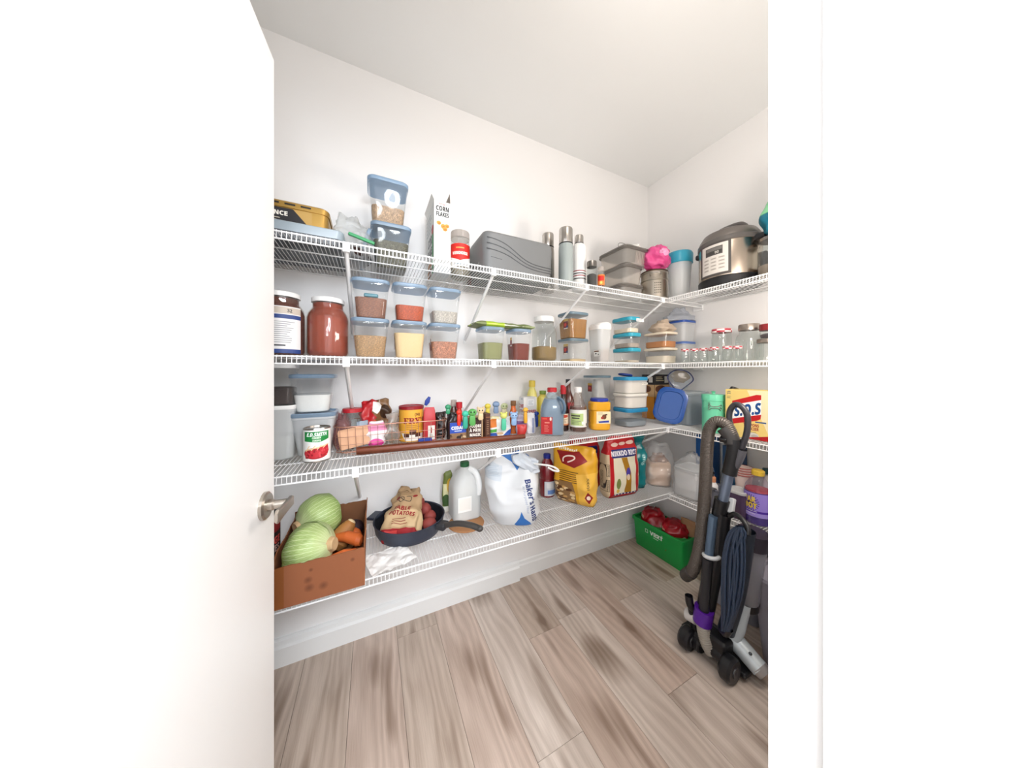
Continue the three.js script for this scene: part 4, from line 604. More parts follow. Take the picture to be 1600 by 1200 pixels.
{ // right part of the third shelf
  let x = onZ(862.5, 0.285).x, z = 0.285, t = thing('drink_jug', 'clear jug of blue drink with a red cap and red label', 'jug', [x, C, z], yawTo(x, z)), blue = pane(0x7f9fb9, 0.12, 0.55);
  const jugRings = (w, d, h, k = 0) => [[0.002, w - 0.012 - k, d - 0.012 - k, 0.026], [0.006, w - k, d - k, 0.03], [h * 0.5, w - k, d - k, 0.03], [h * 0.62, w * 0.96 - k, d * 0.96 - k, 0.032], [h * 0.78, w * 0.72 - k, d * 0.74 - k, 0.03], [h * 0.9, 0.046 - k, 0.046 - k, 0.022], [h * 0.92, 0.042 - k, 0.042 - k, 0.02], [h * 0.96, 0.042 - k, 0.042 - k, 0.02]];
  part('body', loft(jugRings(0.118, 0.1, 0.232), { corner: 6 }), pane(0xdfeaf0, 0.1, 0.8), t);
  part('contents', loft(jugRings(0.118, 0.1, 0.232, 0.005).slice(0, 5).map((r, i) => i === 0 ? [0.005, ...r.slice(1)] : r), { corner: 6 }), M(0x6d8fae, 0.25, 0, { transmission: 0.25, thickness: 0 }), t);
  part('cap', lathe([[0.022, 0], [0.0245, 0.002], [0.0245, 0.02], [0.022, 0.023], [0, 0.023]]), redCap, t, [0, 0.232 * 0.93, 0]);
  part('handle', tube([V(0.03, 0.192, 0.03), V(0.054, 0.172, 0.048), V(0.062, 0.14, 0.052), V(0.055, 0.112, 0.046)], 0.008, { sides: 12 }), blue, t);
  part('label', flat(0.056, 0.085), print(140, 210, (c, w, h) => { fill(c, '#b5141d', 0, 0, w, h); fill(c, '#d9442f', 16, 10, 60, 20); fill(c, '#e0907e', 44, 62, 60, 14); lines(c, '#d98a7a', 40, 100, 60, 5, 18, 5); disc(c, '#f2e4dc', 118, 24, 12, 22); }), t, [-0.026, 0.052, 0.0506]);
  x = onZ(880, 0.225).x; t = bottle('sauce_bottle', 'tall dark sauce bottle with a long red cap behind the jug', x, 0.225, [[0, 0], [0.028, 0], [0.03, 0.006], [0.03, 0.11], [0.022, 0.15], [0.0135, 0.175], [0.0125, 0.2]], M(0x2a1512, 0.12), [[[0.0155, 0.198], [0.0155, 0.243], [0.013, 0.247], [0, 0.247]], redCap]);
  part('label', wrap(0.0305, 0.062, 0.062, 2.6), print(120, 140, (c, w, h) => { fill(c, '#ead9c0', 0, 0, w, h); disc(c, '#c8402a', 60, 30, 44, 20); lines(c, '#9a7a5c', 20, 64, 80, 4, 14, 5); fill(c, '#d9865a', 0, 122, w, 18); }), t);
  x = onZ(888, 0.09).x; t = bottle('sauce_bottle', 'brown sauce bottle with a slanted red label at the back by the wall', x, 0.09, [[0, 0], [0.033, 0], [0.035, 0.006], [0.035, 0.15], [0.02, 0.19], [0.014, 0.21], [0.014, 0.255]], M(0x5d2c22, 0.2), [[[0.0165, 0.25], [0.0165, 0.275], [0, 0.276]], M(0x2f3238, 0.5)]); part('label', wrap(0.0356, 0.07, 0.1, 3), M(0xa6262c, 0.5), t);
  x = onZ(903, 0.275).x; t = thing('vinegar_bottle', 'clear vinegar bottle with a white cap and pale green label', 'bottle', [x, C, 0.275], yawTo(x, 0.275));
  const r = 0.046, pts = [[0, 0.003], [r * 0.9, 0], [r, 0.008], [r, 0.118], [r * 0.96, 0.132], [r * 0.62, 0.17], [0.019, 0.2], [0.017, 0.212], [0.017, 0.222]];
  part('body', lathe(pts), pane(0xf2ece8, 0.06, 0.95), t); part('contents', lathe([[0, 0.005], [r * 0.88, 0.004], [r - 0.0025, 0.01], [r - 0.0025, 0.118], [r * 0.9, 0.132], [0, 0.132]]), pane(0xa8705a, 0.1, 0.7), t);
  part('cap', lathe([[0.0185, 0.208], [0.0205, 0.21], [0.0205, 0.234], [0.018, 0.237], [0, 0.237]]), whiteP, t);
  part('label', wrap(r + 0.0006, 0.092, 0.072, 3.4), print(320, 190, (c, w, h) => { fill(c, '#eeeee8', 0, 0, w, h); fill(c, '#b9cf86', 70, 40, 150, 130); fill(c, '#3b3f36', 78, 58, 104, 14); fill(c, '#3b3f36', 92, 84, 84, 14); lines(c, '#6a7560', 90, 120, 100, 3, 15, 5); fill(c, '#f7f6f2', 200, 126, 40, 34); fill(c, '#47484a', 262, 150, 36, 30); }), t);
}
{
  const x = onZ(936, 0.285).x, t = thing('drink_canister', 'square yellow drink powder canister with a dark blue lid', 'canister', [x, C, 0.285], yawTo(x, 0.285) + 0.25), y = M(0xe4a522, 0.42);
  part('body', loft([[0, 0.098, 0.09, 0.03], [0.005, 0.108, 0.098, 0.032], [0.028, 0.112, 0.1, 0.034], [0.036, 0.104, 0.094, 0.032], [0.105, 0.104, 0.094, 0.032], [0.112, 0.114, 0.102, 0.034], [0.148, 0.114, 0.102, 0.034], [0.155, 0.1, 0.092, 0.036]], { corner: 6 }), y, t);
  for (const s of [-1, 1]) part('grip', move(box(0.006, 0.064, 0.036, 0.003), s * 0.053, 0.07, 0), M(0xc98a16, 0.45), t);
  part('lid', lathe([[0.046, 0], [0.049, 0.002], [0.049, 0.014], [0.046, 0.018], [0, 0.018]]), M(0x24369c, 0.4), t, [0, 0.154, 0]);
  part('label', flat(0.076, 0.066), print(220, 190, (c, w, h) => { fill(c, '#efe2bb', 0, 0, w, h); lines(c, '#a79a78', 20, 14, 90, 4, 12, 4); disc(c, '#6b3a22', 120, 84, 34, 40); disc(c, '#a33324', 90, 100, 22, 22); disc(c, '#3b2012', 150, 50, 20, 12); poly(c, '#24369c', [[28, 156], [190, 140], [196, 170], [40, 180]]); }), t, [0.012, 0.07, 0.0479]);
  const s = span(909, 957, 0.205, 0.085), u = tub('food_container', 'tall clear container holding a white bag behind the yellow canister', 'container', { x: s.x, y: C, z: s.z, w: s.w, d: s.d, h: 0.298, tp: 0.86, lid: pane(0x9fb7c4, 0.3, 0.6) });
  part('white_bag', bagShape(s.w * 0.7, 0.26, s.d * 0.7, [[0, 0.9, 0.9], [0.5, 0.95, 0.95], [1, 0.5, 0.5]], { wrinkle: 0.012, sd: 81, freq: 20 }), pane(0xf0f0ee, 0.4, 0.4), u, [0.008, 0.006, 0]);
  part('sticker', move(flat(0.036, 0.05), 0, 0, 0, 0, -Math.PI / 2, 0), print(80, 120, (c, w, h) => { fill(c, '#7c2a26', 0, 0, w, h); fill(c, '#c7a54c', 0, 0, w, 30); disc(c, '#c43c33', 40, 70, 22); }), u, [-s.w * 0.478, 0.225, 0.01]);
}
{
  const s = span(954, 1016, 0.35, 0.215), g = (label, y, h, o) => tub('food_container', label, 'container', { x: s.x, y, z: s.z, w: s.w, d: s.d, h, tp: 0.93, r: 0.034, ...o });
  g('clear container with a deep blue lid, bottom of three beside the yellow canister', C, 0.108, { lid: M(0x2384b4, 0.4), lidT: 0.022, fill: [M(0x8e979f, 0.6), 0.4] });
  g('white-lidded container of flour, middle of three beside the yellow canister', C + 0.1085, 0.084, { lid: M(0xeeece4, 0.45), body: pane(0xfaf8f4, 0.4, 0.5), fill: [powder(0xfaf7f0), 0.9] });
  const t = g('blue-lidded container of white flour, top of three beside the yellow canister', C + 0.193, 0.097, { lid: M(0x2f93c0, 0.4), lidT: 0.02, body: pane(0xfaf8f4, 0.4, 0.5), fill: [powder(0xfaf7f0), 0.88] });
  part('writing', flat(0.05, 0.012), print(100, 24, (c, w, h) => { fill(c, '#f0ece2', 0, 0, w, h); for (const x of [10, 34, 52, 74]) fill(c, '#44464a', x, 8, 12, 6); }), t, [0.045, 0.058, s.d * 0.485]);
  const l = thing('container_lid', 'dark blue curved lid lying on the top blue-lidded container', 'lid', [s.x - 0.02, C + 0.2905, s.z - 0.02]); part('lid', lidShape(0.08, 0.07, 0.01, 0.03).rotateZ(-0.16).translate(0, 0.0065, 0), M(0x1f3a8c, 0.4), l);
  const b = carton('food_box', 'black and orange food box standing in the corner of the third shelf', 'box', { x: -0.125, y: C, z: 0.16, w: 0.15, h: 0.302, d: 0.1, mat: M(0x2a2323, 0.5), side: print(160, 400, (c, w, h) => { fill(c, '#241f22', 0, 0, w, h); fill(c, '#c9a477', 0, 90, w, 110); disc(c, '#5b3018', 70, 130, 50, 30); fill(c, '#dc8f22', 0, 200, w, 200); fill(c, '#e9e6df', 90, 20, 50, 50); }), face: print(220, 400, (c, w, h) => { fill(c, '#241f22', 0, 0, w, h); lines(c, '#d8c9a0', 20, 18, 120, 3, 16, 6); fill(c, '#d9d5cd', 150, 14, 60, 60); fill(c, '#caa270', 0, 90, w, 110); disc(c, '#6a3a1d', 90, 130, 80, 34); disc(c, '#e9d9b8', 160, 160, 40, 20); fill(c, '#dc8f22', 0, 200, w, 200); fill(c, '#8a4a12', 20, 260, 150, 40); }) });
}
{
  const t = tub('storage_bin', 'large translucent bin in the corner of the third shelf', 'bin', { x: -0.135, y: C, z: 0.372, w: 0.20, d: 0.20, h: 0.2, tp: 0.88, body: pane(0xd7e2ea, 0.3, 0.7), lid: pane(0xdde5ea, 0.3, 0.6), lidT: 0.012 });
  const lid = thing('bin_lid', 'big royal blue lid leaning against the translucent corner bin', 'lid', [-0.30, C + 0.001, 0.392], -1.0);
  part('lid', loft([[0, 0.15, 0.2, 0.05], [0.003, 0.165, 0.215, 0.056], [0.012, 0.165, 0.215, 0.056], [0.014, 0.15, 0.2, 0.05], [0.014, 0.12, 0.17, 0.045], [0.008, 0.115, 0.165, 0.042]], { corner: 8 }).rotateX(Math.PI / 2).rotateZ(-0.22).translate(0, 0.118, 0).rotateX(-0.2), M(0x0b4a9a, 0.25), lid);
  const z = thing('zip_bag', 'clear zip bag edged in dark blue with beige grain inside, above the blue lid', 'bag', [-0.215, C + 0.2015, 0.385], -0.85), tilt = -0.12;
  part('bag', bagShape(0.135, 0.132, 0.04, [[0, 0.25, 0.4], [0.3, 0.75, 0.9], [0.6, 1, 1], [0.85, 0.85, 0.7], [1, 0.45, 0.3]], { wrinkle: 0.006, sd: 91, freq: 18 }).rotateZ(tilt), pane(0xf2f5fa, 0.12, 0.9), z);
  part('grain', bagShape(0.105, 0.07, 0.036, [[0, 0.5, 0.6], [0.5, 1, 1], [1, 0.6, 0.5]], { wrinkle: 0.004, sd: 93 }).translate(0, 0.055, 0).rotateZ(tilt), grain(0xc9b08a), z);
  part('zip_edge', tube([V(0.0, 0.003, 0.012), V(-0.045, 0.04, 0.012), V(-0.068, 0.08, 0.012), V(-0.045, 0.118, 0.012), V(0, 0.131, 0.012), V(0.046, 0.116, 0.012), V(0.069, 0.08, 0.012), V(0.04, 0.04, 0.012)], 0.0032, { closed: true, sides: 6 }).rotateZ(tilt), M(0x2c3566, 0.4), z);
  const p = onX(1089, -0.13), k = carton('tea_tin', 'small green and gold printed tin left of the mint tin', 'tin', { x: -0.12, y: C, z: 0.535, w: 0.06, h: 0.13, d: 0.07, yaw: -Math.PI / 2, mat: M(0x7c7a4e, 0.4), face: print(100, 200, (c, w, h) => { fill(c, '#8d8a57', 0, 0, w, h); fill(c, '#3f5a3c', 0, 110, w, 20); disc(c, '#c9b26a', 50, 50, 30, 30); disc(c, '#a1493a', 60, 150, 22, 26); fill(c, '#d8cfa8', 10, 170, 60, 16); }) });
}
{
  const p = onX(1114.5, -0.262), r = 0.0525, t = thing('treat_tin', 'mint green lidded tin with a wire bone on its front', 'tin', [p.x, C, p.z], yawTo(p.x, p.z)), mint = M(0x6fd0a8, 0.38);
  part('body', lathe([[0, 0.002], [r * 0.97, 0], [r, 0.004], [r, 0.03], [r * 1.012, 0.032], [r, 0.035], [r, 0.128], [r * 1.012, 0.13], [r, 0.133], [r, 0.168], [0, 0.168]]), mint, t);
  part('lid', lathe([[r * 1.0, 0.166], [r * 1.04, 0.167], [r * 1.04, 0.194], [r * 1.01, 0.199], [0, 0.203]]), mint, t); part('knob', lathe([[0, 0], [0.008, 0], [0.006, 0.005], [0.012, 0.012], [0, 0.016]]), mint, t, [0, 0.202, 0]);
  const bone = [[-0.016, 0.006], [-0.024, 0.014], [-0.03, 0.006], [-0.024, 0], [-0.03, -0.006], [-0.024, -0.014], [-0.016, -0.006], [0.016, -0.006], [0.024, -0.014], [0.03, -0.006], [0.024, 0], [0.03, 0.006], [0.024, 0.014], [0.016, 0.006]];
  const R = r + 0.004; part('bone', tube(bone.map(([u, v]) => V(R * Math.sin(u / R + 0.12), 0.135 + v, R * Math.cos(u / R + 0.12))), 0.0016, { closed: true, sides: 6 }), darkSteel, t);
  part('hanger', tube([V(-0.02, 0.148, 0.053), V(-0.021, 0.158, 0.054), V(-0.016, 0.158, 0.055), V(-0.016, 0.15, 0.056)], 0.001, { sides: 5 }), darkSteel, t);
  const q = thing('black_scoop', 'black plastic scoop handle sticking up behind the mint tin', 'scoop', [-0.13, C, 0.655], -0.6); part('handle', move(box(0.018, 0.21, 0.012, 0.004), 0, 0.105, 0), black, q); part('head', move(loft([[0, 0.03, 0.02, 0.006], [0.02, 0.05, 0.026, 0.008], [0.038, 0.04, 0.024, 0.006]]), 0.006, 0.198, 0, 0, 0, -0.35).translate(-0.02, 0, 0), black, q);
  const w = 0.34, s = thing('soap_pad_box', 'big yellow box of soap pads with a red and blue S.O.S logo', 'box', [-0.235, C, onX(1133, -0.29).z + w / 2], -Math.PI / 2), h = 0.232;
  part('carton', box(w, h, 0.11, 0.003), M(0xf0d27a, 0.55), s, [0, h / 2, 0]);
  part('front_print', flat(w - 0.002, h - 0.002), print(1020, 700, (c, W, Hh) => {
    fill(c, '#f1d580', 0, 0, W, Hh); c.scale(0.7, 1); W /= 0.7; poly(c, '#f6e8bb', [[400, 0], [W, 0], [W, 460], [760, 620], [680, 470]]);
    for (const y of [34, 60]) { c.strokeStyle = '#3d4a63'; c.lineWidth = 8; c.beginPath(); c.moveTo(30, y + 14); c.quadraticCurveTo(60, y - 20, 100, y + 4); c.stroke(); } lines(c, '#7b7354', 26, 100, 80, 3, 14, 5);
    poly(c, '#c4161c', [[130, 170], [560, 60], [640, 60], [640, 150], [130, 250]]); poly(c, '#ffffff', [[120, 235], [640, 128], [640, 345], [120, 440]]); poly(c, '#c4161c', [[120, 440], [640, 335], [630, 400], [560, 430], [120, 520]]);
    text(c, 'S.O.S', 385, 290, 210, '#0f4a8c', 'italic bold', -0.16, 0.95); text(c, 'TAMPONS', 470, 500, 56, '#a3282c', 'bold'); text(c, 'D\'ACIER', 490, 552, 56, '#a3282c', 'bold'); lines(c, '#7b6a3c', 380, 596, 200, 3, 16, 5);
    fill(c, '#204f8c', 540, 440, 180, 18); disc(c, '#d9d6cf', 500, 645, 100, 40); disc(c, '#b9b6b0', 530, 655, 60, 24); poly(c, '#b3141b', [[300, 700], [W, 520], [W, 700]]); text(c, '18', 900, 640, 90, '#ffffff', 'bold');
  }), s, [0, h / 2, 0.0556]);
}
// ---------------------------------------------------------------- lowest shelf
{
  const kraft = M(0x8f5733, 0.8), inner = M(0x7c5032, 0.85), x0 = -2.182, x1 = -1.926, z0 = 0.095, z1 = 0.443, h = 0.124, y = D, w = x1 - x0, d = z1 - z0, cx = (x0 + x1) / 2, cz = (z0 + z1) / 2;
  const t = thing('cardboard_box', 'open brown cardboard box of vegetables at the left end of the lowest shelf', 'box', [cx, y, cz]);
  const front = print(512, 256, (c, W, H2) => { fill(c, '#8a5232', 0, 0, W, H2); for (const [a, b, s] of [[200, 120, 26], [206, 170, 30], [280, 180, 30], [440, 60, 16], [214, 60, 14]]) { const g = c.createRadialGradient(a, b, 1, a, b, s); g.addColorStop(0, 'rgba(90,46,24,.75)'); g.addColorStop(1, 'rgba(90,46,24,0)'); c.fillStyle = g; c.fillRect(a - s, b - s, 2 * s, 2 * s); } fill(c, '#7d4414', 0, 0, 80, H2); }, 0.8);
  part('bottom', move(box(w, 0.004, d, 0.001), 0, 0.002, 0), kraft, t);
  const wall = (name, l, hh, m, pos, ry, sd) => part(name, warp(new THREE.BoxGeometry(l, hh, 0.004, 26, 6, 1), (v) => { if (v.y > hh / 2 - 0.001) v.y += 0.006 * N3(v.x * 26 + sd, sd, 0.5) + 0.003 * N3(v.x * 90, sd, 2); v.z += 0.004 * N3(v.x * 9 + sd, v.y * 9, 1) * (v.y / hh + 0.5); }), m, t, pos, [0, ry, 0]);
  wall('front_panel', w, h, front, [0, h / 2, d / 2 - 0.002], 0, 2); wall('back_panel', w, h + 0.02, inner, [0, h / 2 + 0.01, -d / 2 + 0.002], 0, 5); wall('side_panel', d, h, kraft, [w / 2 - 0.002, h / 2, 0], Math.PI / 2, 8); wall('side_panel', d, h, kraft, [-w / 2 + 0.002, h / 2, 0], Math.PI / 2, 11);
  part('flap', warp(new THREE.BoxGeometry(0.003, 0.05, d * 0.8, 1, 4, 20), (v) => { v.x += 0.004 * N3(v.z * 12, v.y * 20, 3); if (v.y > 0.02) v.y += 0.01 * N3(v.z * 16, 2, 1); }), kraft, t, [w / 2 - 0.001, h + 0.012, -0.02], [0, 0, -0.12]);
  // cabbages
  const leafTex = canvasTex(512, 256, (c, W, H2) => {
    const g = c.createLinearGradient(0, 0, 0, H2); g.addColorStop(0, '#90ab5e'); g.addColorStop(0.6, '#a9c079'); g.addColorStop(1, '#d3d8ac'); c.fillStyle = g; c.fillRect(0, 0, W, H2);
    c.strokeStyle = '#cbd8a2'; seed = 21; for (let i = 0; i < 11; i++) { const x = (i + 0.5) * W / 11; c.lineWidth = 7; c.beginPath(); c.moveTo(x, H2); c.quadraticCurveTo(x + 8 * (rnd() - 0.5), H2 * 0.5, x + 30 * (rnd() - 0.5), 10); c.stroke(); c.lineWidth = 1.6; for (let k = 1; k < 7; k++) for (const s of [-1, 1]) { c.beginPath(); c.moveTo(x, H2 * (1 - k / 8)); c.quadraticCurveTo(x + s * 10, H2 * (0.94 - k / 8), x + s * 26, H2 * (0.84 - k / 8)); c.stroke(); } }
  });
  const leafM = M(0xffffff, 0.5, 0, { map: leafTex }), core = M(0xc8a77c, 0.8);
  function cabbage(label, px, py, Z, r, stem, sd) {
    const p = onZ(px, Z), t = thing('cabbage', label, 'cabbage', [p.x, hY(py, p.t), Z]), turn = new THREE.Quaternion().setFromUnitVectors(V(0, -1, 0), stem.clone().normalize());
    const skin = (rr, f) => (v) => { const q = v.clone().normalize(); v.multiplyScalar(1 + 0.05 * N3(q.x * 2.2 + sd, q.y * 2.2, q.z * 2.2) + 0.02 * Math.abs(N3(q.x * 6, q.y * 6 + sd, q.z * 6))); v.y *= 0.92; if (f) v.multiplyScalar(1 + f * Math.max(0, q.y + 0.2)); };
    part('head', warp(new THREE.SphereGeometry(r * 0.965, 48, 32), skin(r)).applyQuaternion(turn), leafM, t);
    for (let i = 0; i < 6; i++) { const a = i * 1.05 + sd, g = new THREE.SphereGeometry(r * (0.99 + 0.022 * (i % 3)), 26, 20, a, 1.9, 0.6 + 0.5 * rnd(), 2.2); part('leaf', warp(g, (v) => { skin(r, 0.012)(v); const e = N3(v.x * 40, v.y * 40 + i, v.z * 40); v.multiplyScalar(1 + 0.018 * e); }).applyQuaternion(turn), leafM, t); }
    part('stem', warp(lathe([[r * 0.30, 0], [r * 0.27, -0.014], [r * 0.24, -0.018], [0, -0.016]], 20), (v) => { v.x *= 1 + 0.2 * N3(v.x * 60, v.z * 60, sd); }).translate(0, -r * 0.86, 0).applyQuaternion(turn), core, t);
  }
  cabbage('upper pale green cabbage leaning on the back of the cardboard box', 500, 806, 0.19, 0.079, V(-0.75, -0.1, 0.55), 1);
  cabbage('lower pale green cabbage with its cut stem facing out, at the box front', 484, 856, 0.335, 0.078, V(0.8, 0.12, 0.35), 4);
  const veg = M(0xa9713a, 0.6), p = onZ(535, 0.25), tt = thing('root_vegetable', 'brown squash with a pale cut tip lying in the cardboard box', 'vegetable', [p.x, hY(836, p.t), 0.25], 0);
  part('body', warp(lathe([[0, -0.052], [0.025, -0.046], [0.038, -0.026], [0.036, 0], [0.028, 0.025], [0.022, 0.042], [0.016, 0.05], [0, 0.052]], 28), (v) => { const k = 1 + 0.06 * N3(v.x * 30, v.y * 30, v.z * 30); v.x *= k; v.z *= k; }).rotateZ(-0.75).rotateY(0.5), veg, tt);
  part('cut_tip', warp(ball(0.016, 14), (v) => { v.y *= 0.5; }).translate(0, 0.05, 0).rotateZ(-0.75).rotateY(0.5), M(0xe0c79b, 0.8), tt);
  const car = (label, px, py, Z, yaw, l, r) => { const q = onZ(px, Z), o = thing('carrot', label, 'vegetable', [q.x, hY(py, q.t), Z], yaw); part('root', warp(lathe([[0, 0], [r * 0.7, 0.003], [r, 0.016], [r * 0.85, l * 0.4], [r * 0.5, l * 0.8], [r * 0.12, l], [0, l + 0.002]], 22), (v) => { v.x += 0.01 * Math.sin(v.y * 30); v.x *= 1 + 0.02 * Math.sin(v.y * 260); }).rotateZ(1.45), M(0xd0662c, 0.55), o); };
  car('thick orange carrot on top at the right side of the cardboard box', 566, 846, 0.33, -0.5, 0.15, 0.022); car('orange carrot lying under the thicker one in the cardboard box', 563, 866, 0.37, 0.1, 0.14, 0.018); car('orange carrot at the back near the dark corner of the cardboard box', 562, 838, 0.26, -0.8, 0.13, 0.018);
  const dk = thing('beet', 'dark purple beet in the back corner of the cardboard box', 'vegetable', [-1.968, D + 0.075, 0.19]); part('body', warp(ball(0.034, 20), (v) => { v.y *= 0.95; v.multiplyScalar(1 + 0.05 * N3(v.x * 40, v.y * 40, 1)); }), M(0x2f1a20, 0.6), dk);
  for (let i = 0; i < 6; i++) { const o = thing('potato', 'brown potato filling the bottom of the cardboard box', 'vegetable', [cx - 0.07 + (i % 3) * 0.068, D + 0.036, cz - 0.075 + Math.floor(i / 3) * 0.13], i, 'potatoes under the cabbages'); part('body', warp(ball(0.032, 18), (v) => { v.x *= 1.25; v.multiplyScalar(1 + 0.08 * N3(v.x * 30 + i, v.y * 30, v.z * 30)); }), M(0x9a6b40, 0.8), o); }
  const c = thing('food_can', 'big black can with a red and orange label behind the door handle', 'can', [-2.262, D, 0.25], yawTo(-2.262, 0.25)), r = 0.066;
  part('can', lathe([[0, 0], [r, 0], [r, 0.222], [r * 0.96, 0.228], [r * 0.92, 0.228], [r * 0.92, 0.222], [0, 0.222]]), M(0x3c3a3b, 0.35, 0.6), c);
  part('label', wrap(r + 0.0006, 0.19, 0.11, 4.6), print(560, 260, (g, W, H2) => { fill(g, '#1c1718', 0, 0, W, H2); const m = W / 2 + 40; poly(g, '#7c1a20', [[m - 60, 12], [m + 130, 0], [m + 130, 60], [m - 60, 66]]); text(g, 'ORANGE', m + 20, 100, 46, '#d9564e', 'bold'); text(g, 'YES', m + 70, 138, 42, '#d9b0a4', 'bold'); for (let i = 0; i < 40; i++) { disc(g, ['#c8501e', '#e27a34', '#8d3414'][i % 3], m - 40 + rnd() * 170, 170 + rnd() * 86, 20, 9); } }), c);
}
{ // frying pan, potato bag and potatoes
  const X = -1.752, Z = 0.170, t = thing('frying_pan', 'deep dark blue-grey frying pan holding the potato bag', 'pan', [X, D, Z]), dark = M(0x343b4b, 0.42, 0.2), inn = M(0x20242c, 0.5, 0.2), R = 0.150;
  part('body', lathe([[0, 0.0], [0.115, 0.0], [0.128, 0.006], [0.141, 0.03], [R - 0.003, 0.066], [R, 0.07], [R - 0.003, 0.0715], [R - 0.006, 0.068]]), dark, t);
  part('inside', lathe([[R - 0.006, 0.068], [0.136, 0.03], [0.122, 0.009], [0.112, 0.006], [0, 0.006]]), inn, t);
  const a = Math.atan2(0.69, 0.72);
  part('handle', tube([V(R - 0.008, 0.058, 0), V(R + 0.03, 0.067, 0), V(R + 0.09, 0.086, 0), V(R + 0.15, 0.088, 0), V(R + 0.185, 0.08, 0)], 0.0135, { sides: 14 }).scale(1, 0.85, 1).rotateY(-a), M(0x3b3836, 0.45), t);
  part('handle_joint', move(box(0.045, 0.026, 0.05, 0.008), R + 0.012, 0.053, 0).rotateY(-a), M(0x2c2d32, 0.5), t); part('grip_end', ball(0.0145, 14).scale(1.1, 0.85, 1).translate(R + 0.186, 0.068, 0).rotateY(-a), M(0x3b3836, 0.45), t);
  part('helper_handle', move(box(0.045, 0.012, 0.07, 0.005), -R - 0.012, 0.062, 0).rotateY(-0.55), dark, t);
  const red = M(0x8c3a34, 0.65), spot = [[0.075, 0.032, 0.045], [0.088, 0.035, -0.012], [0.07, 0.062, -0.04], [0.06, 0.036, -0.07], [0.045, 0.086, -0.062]], nth = ['front', 'second', 'third', 'fourth', 'rearmost'];
  spot.forEach(([x, y, z], i) => { const o = thing('potato', `${nth[i]} red potato along the right side of the potato bag in the pan`, 'vegetable', [X + x, D + y + 0.006, Z + z], i); part('body', warp(ball(0.027, 20), (v) => { v.x *= 1.15; v.multiplyScalar(1 + 0.07 * N3(v.x * 40 + i, v.y * 40, v.z * 40)); }), red, o); });
  const b = thing('potato_bag', 'brown paper bag printed TABLE POTATOES lying in the frying pan', 'bag', [X - 0.055, D + 0.020, Z + 0.098], 0.0);
  part('bag', bagShape(0.155, 0.235, 0.075, [[0, 0.85, 0.45], [0.12, 1, 0.9], [0.4, 1.0, 1.1], [0.62, 0.8, 0.95], [0.8, 0.85, 0.8], [0.93, 0.6, 0.5], [1, 0.45, 0.25]], { wrinkle: 0.02, sd: 101, freq: 20 }).rotateX(-0.98).rotateY(-0.32), print(400, 600, (c, w, h) => {
    fill(c, '#b3946e', 0, 0, w, h); fill(c, '#94121a', 0, h - 90, w, 90); fill(c, '#c93a36', 60, h - 70, 120, 40); poly(c, '#c6aa82', [[0, 300], [w, 320], [w, 500], [0, 490]]); text(c, 'TABLE', w / 2 - 10, 290, 62, '#8d1d1f', 'bold', 0.08); text(c, 'POTATOES', w / 2, 352, 60, '#8d1d1f', 'bold', 0.08, 0.92); lines(c, '#8d4a38', 110, 410, 190, 3, 24, 8);
    c.strokeStyle = '#2a2320'; c.lineWidth = 7; c.beginPath(); c.arc(160, 180, 30, 0, 7); c.moveTo(210, 150); c.quadraticCurveTo(280, 110, 260, 200); c.quadraticCurveTo(200, 230, 150, 160); c.stroke(); disc(c, '#8d1d1f', 110, 150, 26, 18); disc(c, '#8d1d1f', 300, 130, 26, 14); lines(c, '#7d6240', 80, 60, 220, 4, 20, 6);
  }, 0.7), b);
}
{
  const p = thing('paper_sheet', 'crumpled white paper sheet lying on the wires beside the cardboard box', 'paper', [-1.845, D + 0.001, 0.345]);
  part('sheet', warp(new THREE.PlaneGeometry(0.155, 0.135, 40, 36).rotateX(-Math.PI / 2).rotateY(0.25), (v) => { v.y = 0.004 + 0.016 * Math.abs(N3(v.x * 16, 3, v.z * 16)) + 0.006 * Math.abs(N3(v.x * 45, 1, v.z * 45)); const e = Math.max(Math.abs(v.x) / 0.078, Math.abs(v.z) / 0.067); v.x *= 1 + 0.1 * N3(v.z * 22, 2, 1); v.z *= 1 + 0.12 * N3(v.x * 22, 5, 1); }), M(0xf3f3f1, 0.75), p);
  let x = onZ(700, 0.07).x, t = thing('seed_packet', 'narrow green and yellow packet standing left of the vinegar jug', 'packet', [x + 0.002, D, 0.06], -0.1);
  part('packet', bagShape(0.06, 0.205, 0.03, [[0, 0.9, 0.6], [0.4, 1, 1], [0.9, 0.7, 0.5], [1, 0.4, 0.15]], { wrinkle: 0.005, sd: 111, freq: 20 }), print(64, 200, (c, w, h) => { fill(c, '#6f7c3a', 0, 0, w, h); fill(c, '#d7d3a2', 6, 60, 30, 60); disc(c, '#d0a73a', 40, 70, 16, 36); disc(c, '#3c5a2c', 20, 140, 20, 30); fill(c, '#e6e4da', 0, 170, w, 30); }), t);
}
